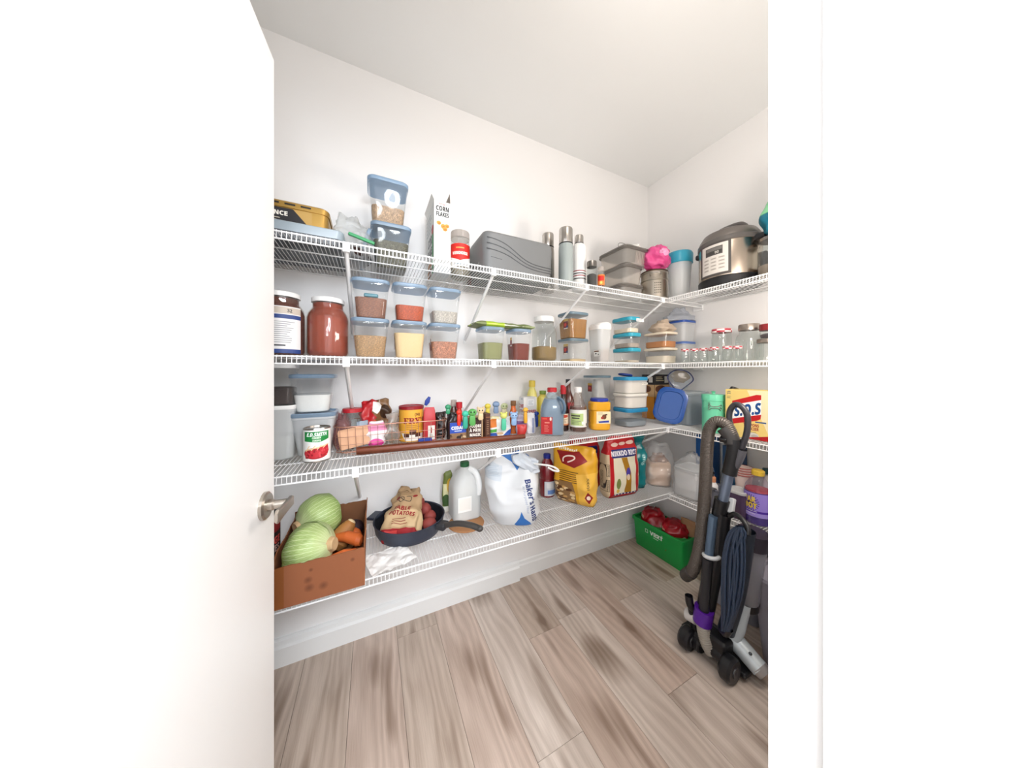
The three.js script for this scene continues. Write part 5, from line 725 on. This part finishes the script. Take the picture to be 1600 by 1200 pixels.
{ // vinegar jug on a round pad
  const x = onZ(729, 0.14).x - 0.01, z = 0.14, y = D + 0.0065, t = thing('vinegar_jug', 'big white plastic jug with a dark green cap', 'jug', [x, y, z], yawTo(x, z) + 0.3), m = pane(0xeceeed, 0.5, 0.35);
  const ring = [[0, 0.13, 0.13, 0.03], [0.006, 0.14, 0.14, 0.034], [0.13, 0.14, 0.14, 0.036], [0.16, 0.134, 0.134, 0.04], [0.2, 0.104, 0.11, 0.045], [0.225, 0.062, 0.068, 0.03], [0.236, 0.042, 0.042, 0.02], [0.246, 0.038, 0.038, 0.018]];
  part('body', loft(ring, { corner: 6 }), m, t); part('contents', loft([[0.004, 0.124, 0.124, 0.028], [0.128, 0.133, 0.133, 0.034], [0.15, 0.13, 0.13, 0.036]], { corner: 6 }), M(0xe9e6e0, 0.6), t);
  part('handle', tube([V(0.018, 0.23, 0.02), V(0.038, 0.217, 0.042), V(0.05, 0.185, 0.056), V(0.054, 0.145, 0.06), V(0.05, 0.112, 0.056)], 0.0155, { sides: 12 }), M(0xeef0ef, 0.45), t);
  part('cap', lathe([[0.0215, 0], [0.0225, 0.002], [0.0225, 0.02], [0.019, 0.023], [0, 0.023]]), M(0x1f5a35, 0.4), t, [0, 0.238, 0]);
  part('label', move(flat(0.065, 0.07), -0.02, 0.08, 0.0706), print(64, 64, (c, w, h) => { fill(c, '#f4f3f0', 0, 0, w, h); fill(c, '#eceae4', 4, 6, 56, 50); }), t);
  const p = thing('cork_pad', 'round tan cork pad on the wires under the big white jug', 'pad', [-1.508, D, 0.215]); part('disc', lathe([[0, 0], [0.083, 0], [0.084, 0.003], [0.082, 0.006], [0, 0.006]]), M(0xc08a5c, 0.8, 0, { map: powderTex }), p);
}
{ // flour sack
  const x = -1.288, z = 0.285, t = thing('flour_sack', 'large white flour sack lettered Baker\'s Hand with blue corners', 'bag', [x, D, z], yawTo(x, z) + 0.06);
  part('sack', bagShape(0.255, 0.305, 0.19, [[0, 0.62, 0.55], [0.06, 0.8, 0.85], [0.3, 0.97, 1], [0.6, 1.0, 0.95], [0.8, 0.9, 0.7], [0.93, 0.75, 0.4], [1, 0.6, 0.16]], { wrinkle: 0.026, sd: 131, freq: 9, lean: [-0.03, -0.02], rows: 56, cols: 84 }), print(700, 800, (c, w, h) => {
    fill(c, '#d3d6d9', 0, 0, w, h); poly(c, '#2d6ab0', [[170, 0], [640, 0], [610, 110], [520, 60], [430, 150], [380, 60]]); poly(c, '#c2cad2', [[40, 60], [250, 90], [200, 260], [30, 230]]); lines(c, '#9fb0bf', 60, 90, 150, 7, 18, 5);
    poly(c, '#2a6ab4', [[420, 575], [395, 650], [330, 740], [420, 800], [560, 800], [520, 720], [455, 660]]);
    text(c, 'Baker\'s Hand', 556, 470, 92, '#23356c', 'bold', 1.47, 0.84); text(c, 'All Purpose Flour', 488, 450, 40, '#8694b4', '', 1.47); text(c, '10kg', 612, 745, 52, '#3a3f58', 'bold', 1.4);
  }, 0.55), t);
  part('crease', bagShape(0.15, 0.05, 0.07, [[0, 0.8, 0.9], [0.5, 1, 1], [1, 0.6, 0.2]], { wrinkle: 0.022, sd: 137, freq: 24 }).rotateZ(-0.5), M(0xc9d0d8, 0.5), t, [0.04, 0.255, 0.01]);
  const w = M(0xe9e9e6, 0.5); part('cord', tube([V(0.09, 0.276, 0.03), V(0.13, 0.277, 0.05), V(0.165, 0.272, 0.055), V(0.19, 0.262, 0.06), V(0.20, 0.25, 0.06), V(0.18, 0.252, 0.06), V(0.15, 0.266, 0.055)], 0.0045, { sides: 8 }), w, t);
}
{
  const x = onZ(856, 0.115).x - 0.006, t = thing('juice_bottle', 'dark red juice bottle with a blue cap between the sack and the yellow bag', 'bottle', [x, D, 0.115], yawTo(x, 0.115) + 0.1), r = 0.046;
  part('body', lathe([[0, 0], [r * 0.92, 0], [r, 0.006], [r, 0.09], [r * 0.93, 0.1], [r, 0.112], [r, 0.15], [r * 0.7, 0.19], [0.02, 0.21], [0.018, 0.22]]), M(0x7d1420, 0.15, 0, { clearcoat: 0.6 }), t);
  part('cap', lathe([[0.02, 0], [0.021, 0.002], [0.021, 0.022], [0.018, 0.025], [0, 0.025]]), M(0x1c2d96, 0.4), t, [0, 0.212, 0]);
  part('label', wrap(r + 0.0006, 0.08, 0.05, 1.8, 0.5), print(140, 140, (c, w, h) => { fill(c, '#d9dee6', 0, 0, w, h); fill(c, '#6f93d2', 30, 84, 110, 40); fill(c, '#eff1f3', 20, 14, 70, 50); }), t);
}
{ // yellow bag, rice bags, teal bag
  const yb = print(512, 720, (c, w, h) => {
    fill(c, '#dfa527', 0, 0, w, h); poly(c, '#8d1418', [[60, 70], [330, 50], [430, 150], [280, 250], [130, 210]]); c.strokeStyle = '#f2e3d6'; c.lineWidth = 16; c.beginPath(); c.moveTo(150, 190); c.quadraticCurveTo(120, 110, 260, 110); c.quadraticCurveTo(330, 130, 200, 190); c.stroke(); for (let i = 0; i < 9; i++) fill(c, '#f7efe0', 76 + i * 26, 24 + (i % 2) * 3, 18, 24); 
    lines(c, '#6d4a14', 90, 300, 300, 6, 26, 12); poly(c, '#8d6a42', [[0, 450], [250, 430], [300, 720], [0, 720]]); for (let i = 0; i < 46; i++) disc(c, ['#e9cf9d', '#5a3517', '#c79a5c'][i % 3], rnd() * 260, 470 + rnd() * 250, 26, 16);
    poly(c, '#efbb48', [[300, 330], [512, 280], [512, 720], [330, 720]]); poly(c, '#8d1418', [[430, 520], [480, 590], [440, 670], [392, 600]]); disc(c, '#f0d9c4', 436, 596, 22, 26); for (let i = 0; i < 8; i++) fill(c, '#5f4315', 420 + (i % 2) * 4, 350 + i * 18, 26, 9);
  }, 0.32);
  const t = thing('food_bag', 'glossy yellow bag with a dark red diamond emblem on the lowest shelf', 'bag', [-0.903, D, 0.262], -1.02);
  part('bag', bagShape(0.24, 0.302, 0.10, [[0, 0.85, 0.5], [0.1, 0.92, 0.85], [0.4, 0.95, 1], [0.7, 1, 0.85], [0.9, 1.0, 0.45], [1, 1.0, 0.12]], { wrinkle: 0.014, sd: 141, freq: 15, square: 0.4, lean: [-0.01, 0] }), yb, t);
  const rice = (label, x, z, w, h, d, yaw, sd, full) => {
    const o = thing('rice_bag', label, 'bag', [x, D, z], yaw);
    part('bag', bagShape(w, h, d, [[0, 0.88, 0.7], [0.06, 0.95, 0.95], [0.4, 1, 1], [0.72, 0.95, 0.85], [0.9, 0.84, 0.45], [1, 0.78, 0.12]], { wrinkle: 0.007, sd, freq: 16, square: 0.3 }), print(480, 680, (c, W, H2) => {
      fill(c, '#cdb898', 0, 0, W, H2); poly(c, '#b3141e', [[0, 0], [W, 0], [W, 160], [0, 190]]); fill(c, '#b3141e', 40, 0, W - 80, H2); for (const [x, r] of [[130, 52], [240, 48], [350, 54]]) disc(c, '#f0cfc0', x, 84 - (x - 240) * 0.04, r, 20); poly(c, '#e9e2c8', [[86, 180], [400, 180], [400, 630], [86, 640]]);
      fill(c, '#222a6c', 70, 138, 345, 92); text(c, full ? 'NIKKOO RICE' : 'RICE', W / 2, 184, 72, '#ece9ef', 'bold', 0, 0.78); poly(c, '#a9791e', [[190, 232], [270, 232], [330, 420], [330, 632], [240, 632], [260, 430]]); disc(c, '#4b3fa0', 288, 410, 30, 58); disc(c, '#e5cfb0', 288, 460, 24, 34); disc(c, '#7d8a4a', 150, 520, 30, 60); disc(c, '#d9b44c', 140, 600, 24, 20); fill(c, '#222a6c', 80, 632, 330, 18); for (let i = 0; i < 7; i++) fill(c, '#efe9df', 96 + i * 46, 634, 20, 14);
      for (const x of [8, W - 34]) { c.strokeStyle = '#3a2f2a'; c.lineWidth = 4; c.strokeRect(x, 300, 26, 130); c.strokeRect(x, 470, 26, 130); lines(c, '#3a2f2a', x + 8, 310, 12, 12, 10, 5); lines(c, '#3a2f2a', x + 8, 480, 12, 12, 10, 5); }
    }, 0.35), o);
    part('side_print', move(flat(0.026, 0.09), 0, 0, 0, 0, -Math.PI / 2, 0), print(40, 140, (c, W, H2) => { fill(c, '#cdb898', 0, 0, W, H2); c.strokeStyle = '#3a2f2a'; c.lineWidth = 4; c.strokeRect(6, 4, 28, 132); lines(c, '#3a2f2a', 13, 14, 16, 10, 12, 6); }), o, [-w / 2 - 0.0045, 0.11, 0.0]);
  };
  rice('red and cream rice bag half hidden behind the yellow bag', -0.745, 0.13, 0.235, 0.325, 0.085, -0.12, 151, false);
  rice('red and cream rice bag with a dark blue name band, standing in front', -0.61, 0.292, 0.24, 0.34, 0.095, -0.08, 157, true);
  const q = thing('teal_bag', 'teal plastic bag gathered at its neck right of the rice bags', 'bag', [-0.425, D, 0.262], -0.5), teal = M(0x147f84, 0.3);
  part('bag', bagShape(0.105, 0.31, 0.085, [[0, 0.75, 0.7], [0.1, 0.85, 0.9], [0.35, 0.8, 0.8], [0.6, 1.05, 1.05], [0.75, 0.85, 0.8], [0.86, 0.45, 0.45], [1, 0.75, 0.5]], { wrinkle: 0.012, sd: 161, freq: 20 }), print(128, 256, (c, w, h) => { fill(c, '#157d83', 0, 0, w, h); fill(c, '#0f6a70', 0, 0, w, 60); text(c, 'ung', 92, 110, 30, '#9fd0cf', 'bold', 1.57); fill(c, '#0d565e', 60, 120, 5, 70); }, 0.3), q);
}
{
  const x = -0.265, t = thing('bread_bag', 'clear crinkled bag of sliced bread in the corner of the lowest shelf', 'bag', [x, D, 0.288], -0.7);
  part('bag', bagShape(0.17, 0.265, 0.15, [[0, 0.8, 0.8], [0.2, 1, 1], [0.55, 1, 0.95], [0.75, 0.85, 0.8], [1, 0.5, 0.3]], { wrinkle: 0.022, sd: 171, freq: 16 }), film, t);
  part('bread', bagShape(0.135, 0.15, 0.11, [[0, 0.9, 0.9], [0.5, 1, 1], [0.85, 0.95, 0.9], [1, 0.7, 0.6]], { wrinkle: 0.008, sd: 173, square: 0.35 }), M(0xefcdb2, 0.8), t, [0, 0.004, 0]);
  part('crust', bagShape(0.12, 0.035, 0.1, [[0, 0.9, 0.9], [1, 0.5, 0.5]], { wrinkle: 0.014, sd: 175, freq: 40 }), M(0x8a5a34, 0.8), t, [0, 0.148, 0]);
  const s = thing('plastic_box', 'white translucent box wrapped in a clear bag on the lowest right shelf', 'box', [-0.235, D, 0.488], -Math.PI / 2);
  part('body', tubShape(0.14, 0.16, 0.15, 0.92, 0.014), pane(0xf6f7f8, 0.5, 0.3), s); part('lid', lidShape(0.14, 0.16, 0.012), frost, s, [0, 0.15, 0]); part('contents', loft([[0.003, 0.125, 0.14, 0.012], [0.085, 0.13, 0.145, 0.012]]), powder(0xe9e7e2), s);
  part('wrap', bagShape(0.17, 0.235, 0.19, [[0, 0.9, 0.92], [0.3, 0.97, 0.98], [0.65, 0.98, 0.98], [0.85, 0.7, 0.7], [1, 0.3, 0.3]], { wrinkle: 0.02, sd: 181, freq: 15, square: 0.35 }), film, s);
  const b = carton('blue_carton', 'blue carton standing against the wall behind the wrapped white box', 'box', { x: -0.052, y: D, z: 0.465, w: 0.10, h: 0.32, d: 0.07, yaw: -Math.PI / 2, mat: M(0x1c5a9c, 0.5), face: print(128, 256, (c, w, h) => { fill(c, '#1d5fa6', 0, 0, w, h); disc(c, '#7fb0d8', 70, 70, 16, 12); lines(c, '#4f8fc4', 20, 110, 80, 3, 14, 5); }) });
  const c2 = carton('blue_carton', 'dark blue carton partly hidden behind the vacuum hose', 'box', { x: -0.06, y: D, z: 0.615, w: 0.085, h: 0.29, d: 0.08, yaw: -Math.PI / 2, mat: M(0x173d66, 0.5), face: print(64, 64, (c, w, h) => { fill(c, '#184470', 0, 0, w, h); fill(c, '#2e6a94', 0, 36, w, 14); }) });
  const p = onX(1100, -0.27), k = thing('caddy', 'small grey pail holding cleaning bottles on the lowest right shelf', 'pail', [-0.272, D, 0.632]), grey = M(0x6c6f7a, 0.4);
  part('body', lathe([[0, 0.002], [0.04, 0], [0.044, 0.005], [0.058, 0.096], [0.062, 0.1], [0.062, 0.105], [0.056, 0.105], [0.054, 0.096], [0.04, 0.008], [0, 0.008]]), grey, k);
  part('lip', move(box(0.04, 0.014, 0.03, 0.005), -0.055, 0.102, 0.01), M(0x3f4148, 0.4), k);
  const u = thing('pump_bottle', 'small white pump bottle with a peach collar standing in the grey pail', 'bottle', [-0.28, D + 0.0085, 0.617]);
  part('body', lathe([[0, 0], [0.024, 0], [0.026, 0.006], [0.026, 0.1], [0.014, 0.12]]), white, u); part('collar', lathe([[0.015, 0.118], [0.017, 0.12], [0.017, 0.142], [0.013, 0.146], [0, 0.146]]), M(0xd9946c, 0.5), u);
  part('pump', merge([lathe([[0.006, 0.145], [0.006, 0.158], [0.011, 0.16], [0.011, 0.17], [0, 0.171]], 14), move(box(0.035, 0.008, 0.009, 0.003), -0.018, 0.165, 0)]), black, u);
}
{
  let p = onX(1139, -0.20), t = thing('cup_stack', 'stack of pinkish white cups with red rims on the lowest right shelf', 'cups', [-0.20, D, 0.722]);
  for (let i = 0; i < 4; i++) { part('cup', lathe([[0, 0.002], [0.026, 0], [0.038, 0.11], [0.04, 0.112]]), M(0xf0dcd4, 0.6), t, [0, i * 0.012 + 0.075, 0]); part('rim', lathe([[0.0385, 0.109], [0.0415, 0.111], [0.0415, 0.114], [0.038, 0.115]]), M(0xb56a64, 0.5), t, [0, i * 0.012 + 0.075, 0]); }
  part('holder', lathe([[0, 0], [0.04, 0], [0.044, 0.07], [0.046, 0.074], [0, 0.076]]), M(0x7d6c88, 0.5), t);
  t = thing('spray_bottle', 'white spray bottle with a dark teal trigger behind the purple cleaner', 'bottle', [-0.115, D, 0.79], -0.9);
  part('body', loft([[0, 0.06, 0.04, 0.016], [0.1, 0.062, 0.042, 0.018], [0.15, 0.045, 0.036, 0.016], [0.19, 0.028, 0.028, 0.013]]), M(0xeeeae6, 0.4), t); part('trigger', merge([move(box(0.07, 0.03, 0.026, 0.008), 0.012, 0.21, 0), move(box(0.012, 0.05, 0.016, 0.004), 0.034, 0.178, 0, 0, 0, 0.35)]), M(0x1c4a4e, 0.4), t);
  t = thing('purple_tub', 'dark purple tub of cleaner left of the big purple bottle', 'tub', [-0.285, D, 0.745]); part('body', tubShape(0.088, 0.085, 0.12, 0.9), M(0x54405f, 0.4), t); part('lid', lidShape(0.088, 0.085, 0.014), frost, t, [0, 0.12, 0]);
  p = onX(1186, -0.27); const r = 0.052, o = thing('cleaner_bottle', 'large clear bottle of purple cleaner with a yellow cap', 'bottle', [-0.265, D, onX(1184, -0.265).z], yawTo(-0.265, 0.82) - 0.35);
  part('body', lathe([[0, 0.002], [r * 0.95, 0], [r, 0.008], [r, 0.155], [r * 0.9, 0.178], [r * 0.55, 0.205], [0.021, 0.218], [0.021, 0.228]]), pane(0xeeeaf2, 0.05, 0.95), o);
  part('contents', lathe([[0, 0.004], [r * 0.92, 0.003], [r - 0.002, 0.009], [r - 0.002, 0.15], [0, 0.15]]), M(0x45189a, 0.2), o);
  part('foam', lathe([[0, 0.1505], [r - 0.0025, 0.1505], [r * 0.9, 0.158], [0, 0.159]]), M(0xb3213f, 0.5), o);
  part('cap', lathe([[0.0235, 0], [0.025, 0.002], [0.025, 0.02], [0.021, 0.024], [0, 0.024]]), M(0xe5bf3d, 0.4), o, [0, 0.222, 0]);
  part('label', wrap(r + 0.0006, 0.108, 0.093, 3.6), print(520, 240, (c, w, h) => { fill(c, '#9d86e0', 0, 0, w, h); fill(c, '#4a24a0', 0, 176, w, 22); fill(c, '#a996e6', 0, 198, w, 42); const m = w / 2 - 30; c.strokeStyle = '#2a1560'; for (let i = 0; i < 22; i++) { c.lineWidth = 6; c.beginPath(); c.moveTo(m, 100); c.lineTo(m + 96 * Math.cos(i * 0.286), 100 + 84 * Math.sin(i * 0.286)); c.stroke(); } text(c, 'FAR', m - 10, 66, 72, '#f2d23c', 'bold'); text(c, 'BOT', m, 130, 72, '#f2d23c', 'bold'); lines(c, '#e9e2f6', m - 70, 182, 150, 2, 26, 5); }), o);
}
// ---------------------------------------------------------------- on the floor
{
  const x = -0.125, t = thing('green_bin', 'bright green plastic crate under the shelves in the corner', 'crate', [x, 0.001, 0.235], -Math.PI / 2), g = M(0x17a24a, 0.45), w = 0.37, d = 0.2, h = 0.195;
  part('body', loft([[0, w * 0.9, d * 0.82, 0.012], [0.004, w * 0.92, d * 0.84, 0.014], [h - 0.004, w * 0.985, d * 0.97, 0.014], [h, w * 0.985, d * 0.97, 0.014], [h, w * 0.965, d * 0.93, 0.012], [0.008, w * 0.9, d * 0.8, 0.012]], { open: false }), g, t);
  part('rim', loft([[h - 0.018, w * 0.985, d * 0.97, 0.014], [h - 0.018, w * 1.03, d * 1.05, 0.018], [h, w * 1.03, d * 1.05, 0.018], [h + 0.002, w * 1.0, d * 1.0, 0.016], [h, w * 0.97, d * 0.94, 0.014]], { open: true }), g, t);
  part('logo', move(flat(0.16, 0.055), -0.005, 0.135, 0.0952, 0.068), print(420, 144, (c, W, H2) => { fill(c, '#17a24a', 0, 0, W, H2); c.strokeStyle = '#e4f3e6'; c.lineWidth = 8; c.strokeRect(16, 34, 46, 56); text(c, 'VERT', 232, 62, 92, '#eef7ee', 'bold', 0, 1.15); disc(c, '#eef7ee', 246, 60, 30, 26); disc(c, '#17a24a', 246, 60, 14, 12); poly(c, '#eef7ee', [[330, 8], [350, 0], [344, 26]]); lines(c, '#d8eedd', 170, 120, 130, 1, 10, 9); }, 0.45), t);
  const rb = print(128, 128, (c, w, h) => { fill(c, '#a8101e', 0, 0, w, h); for (let i = 0; i < 9; i++) disc(c, ['#d9a38c', '#c4182a', '#e6c8b6'][i % 3], rnd() * w, rnd() * h, 10, 7); }, 0.22);
  for (const [lab, z, xx, h2, sd] of [['left shiny red plastic bag in the green crate', 0.15, -0.13, 0.25, 191], ['right shiny red plastic bag in the green crate', 0.305, -0.128, 0.235, 197]]) { const o = thing('red_bag', lab, 'bag', [xx, 0.012, z], -0.9); part('bag', bagShape(0.15, h2, 0.145, [[0, 0.8, 0.8], [0.4, 1, 1], [0.8, 1.0, 0.95], [0.93, 0.8, 0.75], [1, 0.4, 0.4]], { wrinkle: 0.016, sd, freq: 20 }), rb, o); }
  const o = thing('paper_bag', 'tan paper bag standing behind the red bags in the green crate', 'bag', [-0.075, 0.012, 0.36], -1.4); part('bag', bagShape(0.1, 0.26, 0.05, [[0, 0.9, 0.9], [0.5, 1, 1], [0.9, 0.9, 0.4], [1, 0.85, 0.12]], { wrinkle: 0.008, sd: 199 }), M(0xb88d66, 0.7), o);
}
{ // grey waste bin at the right edge, tubs behind the vacuum
  const t = thing('waste_bin', 'tapered grey plastic waste bin at the right edge of the picture', 'bin', [-0.375, 0.001, 0.988]), grey = M(0x95929e, 0.4);
  part('body', loft([[0, 0.15, 0.17, 0.03], [0.005, 0.155, 0.175, 0.032], [0.375, 0.215, 0.235, 0.04], [0.38, 0.222, 0.242, 0.042], [0.386, 0.22, 0.24, 0.042], [0.384, 0.205, 0.225, 0.038], [0.012, 0.146, 0.165, 0.028]]), grey, t); 
  part('rim', loft([[0.37, 0.216, 0.236, 0.04], [0.372, 0.226, 0.246, 0.043], [0.386, 0.226, 0.246, 0.043], [0.388, 0.216, 0.236, 0.04]], { open: true }), grey, t);
  const b = thing('storage_tub', 'dark grey storage tub with a bright blue band behind the grey waste bin', 'tub', [-0.128, 0.001, 0.97], -Math.PI / 2);
  part('body', tubShape(0.25, 0.24, 0.41, 0.9, 0.03), M(0x484c59, 0.45), b); part('lid', lidShape(0.25, 0.24, 0.03), M(0x6a6b72, 0.45), b, [0, 0.41, 0]); part('band', loft([[0.3, 0.241, 0.231, 0.03], [0.3, 0.248, 0.238, 0.032], [0.345, 0.249, 0.239, 0.032], [0.345, 0.243, 0.233, 0.03]], { open: true }), M(0x5fb0ee, 0.4), b);
  const s = thing('storage_tub', 'grey translucent tub with a pale yellow label behind the vacuum', 'tub', [-0.17, 0.001, 0.70], -Math.PI / 2); part('body', tubShape(0.24, 0.22, 0.30, 0.92, 0.03), M(0x9497a2, 0.45), s); part('lid', lidShape(0.24, 0.22, 0.02), M(0x4a4c55, 0.45), s, [0, 0.3, 0]); part('label', flat(0.06, 0.05), print(64, 64, (c, w, h) => { fill(c, '#c9cf7c', 0, 0, w, h); lines(c, '#7f8446', 8, 14, 44, 3, 14, 5); }), s, [0.08, 0.24, 0.108]);
}
{ // upright vacuum cleaner
  const X = -0.6, t = thing('vacuum_cleaner', 'upright vacuum cleaner with a grey hose and looped handle', 'vacuum cleaner', [0, 0, 0]);
  const P = (px, py, x = X) => atX(px, py, x), hoseM = M(0x5c554f, 0.38, 0.25), blk = M(0x17181c, 0.35), silver = M(0x7f8ea6, 0.3, 0.75), lightGrey = M(0xc9cdd0, 0.35);
  const put = new THREE.Vector3(...[P(1110, 1000).x, 0, P(1110, 1000).z]); t.position.set(put.x, 0, put.z); const L = (px, py, x) => P(px, py, x).sub(put);
  part('hose', tube([L(1144, 690), L(1141, 676, -0.605), L(1132, 662, -0.61), L(1119, 659, -0.615), L(1109, 669, -0.62), L(1105, 690, -0.62), L(1103, 730, -0.62), L(1101, 775, -0.62), L(1097, 820, -0.62), L(1092, 858, -0.625), L(1085, 884, -0.63), L(1078, 896, -0.62), L(1072, 897, -0.6)], 0.0225, { rib: 0.0016, pitch: 0.006, sides: 16 }), hoseM, t);
  part('hose_end', rod(L(1080, 893, -0.628), L(1071, 899, -0.6), 0.026, 18), M(0x3a3633, 0.5), t);
  part('handle_loop', tube([L(1158, 700), L(1150, 690), L(1144, 672), L(1139, 655), L(1141, 640), L(1149, 632), L(1158, 635), L(1166, 646), L(1168, 660), L(1166, 678), L(1161, 693)], 0.0108, { closed: true, sides: 14, seg: 120 }), M(0x3c3c42, 0.35, 0.2), t);
  part('handle_neck', tube([L(1159, 702), L(1154, 716), L(1147, 728)], 0.017, { sides: 14 }), M(0x54545b, 0.35), t); part('cuff', tube([L(1131, 668, -0.61), L(1139, 678, -0.605), L(1144, 692)], 0.0285, { sides: 16 }), M(0x3e3c3c, 0.4), t);
  part('wand_top', tube([L(1147, 686), L(1147, 702), L(1143, 722), L(1139, 740)], 0.026, { sides: 18 }), blk, t);
  part('trigger', move(box(0.03, 0.02, 0.03, 0.006), 0, 0, 0, 0, 0, 0.5), blk, t, L(1131, 686, -0.62).toArray());
  part('wand', rod(L(1139, 736), L(1127, 790), 0.0185, 20), silver, t); part('wand_collar', rod(L(1128, 780), L(1121, 812), 0.027, 20, 0.024), blk, t);
  part('latch', move(box(0.02, 0.06, 0.02, 0.005), 0, 0, 0, 0, 0, -0.3), lightGrey, t, L(1143, 790, -0.58).toArray());
  part('inner_tube', rod(L(1114, 806, -0.63), L(1103, 905, -0.63), 0.0165, 18), M(0x5f7690, 0.3, 0.6), t);
  part('spine', tube([L(1127, 800, -0.59), L(1118, 870, -0.59), L(1108, 920, -0.595), L(1100, 962, -0.6)], 0.034, { sides: 18 }), blk, t);
  part('clip_ring', new THREE.TorusGeometry(0.026, 0.008, 10, 24).rotateX(Math.PI / 2 - 0.15), lightGrey, t, L(1111, 868, -0.625).toArray());
  part('tube_lower', rod(L(1106, 872, -0.635), L(1099, 958, -0.63), 0.0195, 18), M(0x24262c, 0.3), t);
  part('vents', merge([0, 1].map((i) => move(box(0.006, 0.016, 0.004, 0.001), i * 0.012, 0, 0))), lightGrey, t, L(1098, 911, -0.64).toArray());
  part('purple_collar', rod(L(1100, 950, -0.622), L(1097, 971, -0.622), 0.036, 20), M(0x5a1fa0, 0.3), t);
  part('lower_hose', tube([L(1097, 970, -0.628), L(1100, 990, -0.632), L(1104, 1004, -0.632), L(1111, 1018, -0.622)], 0.0235, { rib: 0.0022, pitch: 0.007, sides: 16 }), M(0xa8a196, 0.45), t);
  // cord wound on its hooks
  const cordM = M(0x2b3d55, 0.4);
  for (let i = 0; i < 11; i++) { const a = i / 10, l = 1129 + a * 24, r = 1142 + a * 20, x = -0.655 - 0.012 * (i % 3); part('cord_loop', tube([L(1152 + a * 6, 822 + (i % 3), x), L(l + 11, 832, x), L(l + 2, 862, x), L(l - 1, 910, x), L(l - 1 - a * 3, 955, x), L(1128 + a * 9, 985 - (i % 4), x + 0.01)], 0.0046, { sides: 7, seg: 50 }), cordM, t); part('cord_loop', tube([L(1154 + a * 6, 823, x), L(r, 840, x), L(r + 1, 880, x), L(r - 4, 930, x), L(1130 + a * 10, 986, x + 0.01)], 0.0042, { sides: 7, seg: 40 }), cordM, t); }
  part('cord_hook', tube([L(1140, 806, -0.62), L(1148, 803, -0.63), L(1160, 812, -0.64), L(1168, 826, -0.65), L(1168, 836, -0.66)], 0.009, { sides: 10 }), blk, t); part('cord_hook', tube([L(1126, 985, -0.62), L(1134, 992, -0.65), L(1141, 984, -0.66)], 0.009, { sides: 10 }), blk, t);
  part('back_body', tube([L(1166, 828, -0.57), L(1160, 872, -0.57), L(1150, 930, -0.57), L(1134, 985, -0.58)], 0.03, { sides: 18 }), M(0x1c2634, 0.4), t);
  part('dust_canister', rod(L(1174, 850, -0.50), L(1162, 935, -0.50), 0.05, 28), pane(0xc9c9d2, 0.1, 0.7), t); part('canister_core', rod(L(1173, 856, -0.50), L(1163, 930, -0.50), 0.026, 20, 0.02), M(0x8f8f98, 0.35, 0.4), t); part('canister_top', rod(L(1177, 830, -0.50), L(1174, 852, -0.50), 0.053, 28), M(0x26202e, 0.4), t); part('canister_base', rod(L(1162, 933, -0.50), L(1161, 943, -0.50), 0.052, 28), blk, t);
  part('side_arm', tube([L(1164, 942, -0.53), L(1158, 965, -0.54), L(1153, 985, -0.55), L(1146, 996, -0.56)], 0.022, { sides: 14 }), M(0xb6c0c6, 0.35), t);
  // head
  const wheel = (px, py, x, r) => { const w = new THREE.Group(); w.name = 'wheel'; t.add(w); const c = P(px, py, x); w.position.set(c.x - put.x, r, c.z - put.z); part('tyre', lathe([[r * 0.35, -0.022], [r * 0.85, -0.022], [r, -0.013], [r, 0.013], [r * 0.85, 0.022], [r * 0.35, 0.022]], 32).rotateX(Math.PI / 2), blk, w); part('hub', lathe([[0, -0.019], [r * 0.42, -0.019], [r * 0.5, -0.012], [r * 0.5, 0.012], [r * 0.42, 0.026], [r * 0.18, 0.024], [0, 0.019]], 24).rotateX(Math.PI / 2), M(0x2e2e33, 0.35), w); };
  wheel(1074, 985, -0.65, 0.046); wheel(1091, 989, -0.615, 0.04); wheel(1139, 1040, -0.635, 0.048);
  part('axle', rod(L(1082, 988, -0.62), L(1135, 1032, -0.62), 0.026, 14), blk, t); part('pivot', move(box(0.07, 0.06, 0.1, 0.015), 0, 0, 0), blk, t, L(1120, 1000, -0.6).toArray());
  part('motor_cover', rod(L(1137, 987, -0.545), L(1188, 1046, -0.545), 0.036, 22, 0.033), M(0xc3ccd0, 0.3, 0.2), t); part('cover_cap', rod(L(1186, 1043, -0.545), L(1196, 1055, -0.545), 0.0335, 22, 0.026), M(0xa9a6a6, 0.3, 0.5), t); part('cover_screw', ball(0.006, 10), M(0x3a3d42, 0.4), t, L(1172, 1021, -0.577).toArray());
  part('base_plate', move(box(0.13, 0.022, 0.26, 0.008), 0, 0.028, 0), blk, t, [-0.535 - put.x, 0, 0.785 - put.z]); part('bumper', move(box(0.03, 0.035, 0.26, 0.012), 0.054, 0.035, 0), M(0x3d3d44, 0.4), t, [-0.535 - put.x, 0, 0.785 - put.z]);
  part('small_tool', tube([L(1076, 930, -0.64), L(1078, 944, -0.64), L(1084, 952, -0.63)], 0.016, { sides: 12 }), blk, t); part('roller', rod(L(1074, 958, -0.62), L(1088, 966, -0.62), 0.026, 18), M(0xd3d0cd, 0.4), t); part('tool_stem', rod(L(1080, 950, -0.63), L(1085, 985, -0.62), 0.014, 12), blk, t);
}
scene.traverse((o) => { if (o.isMesh) { o.castShadow = true; o.receiveShadow = true; } });
renderer.render(scene, camera);
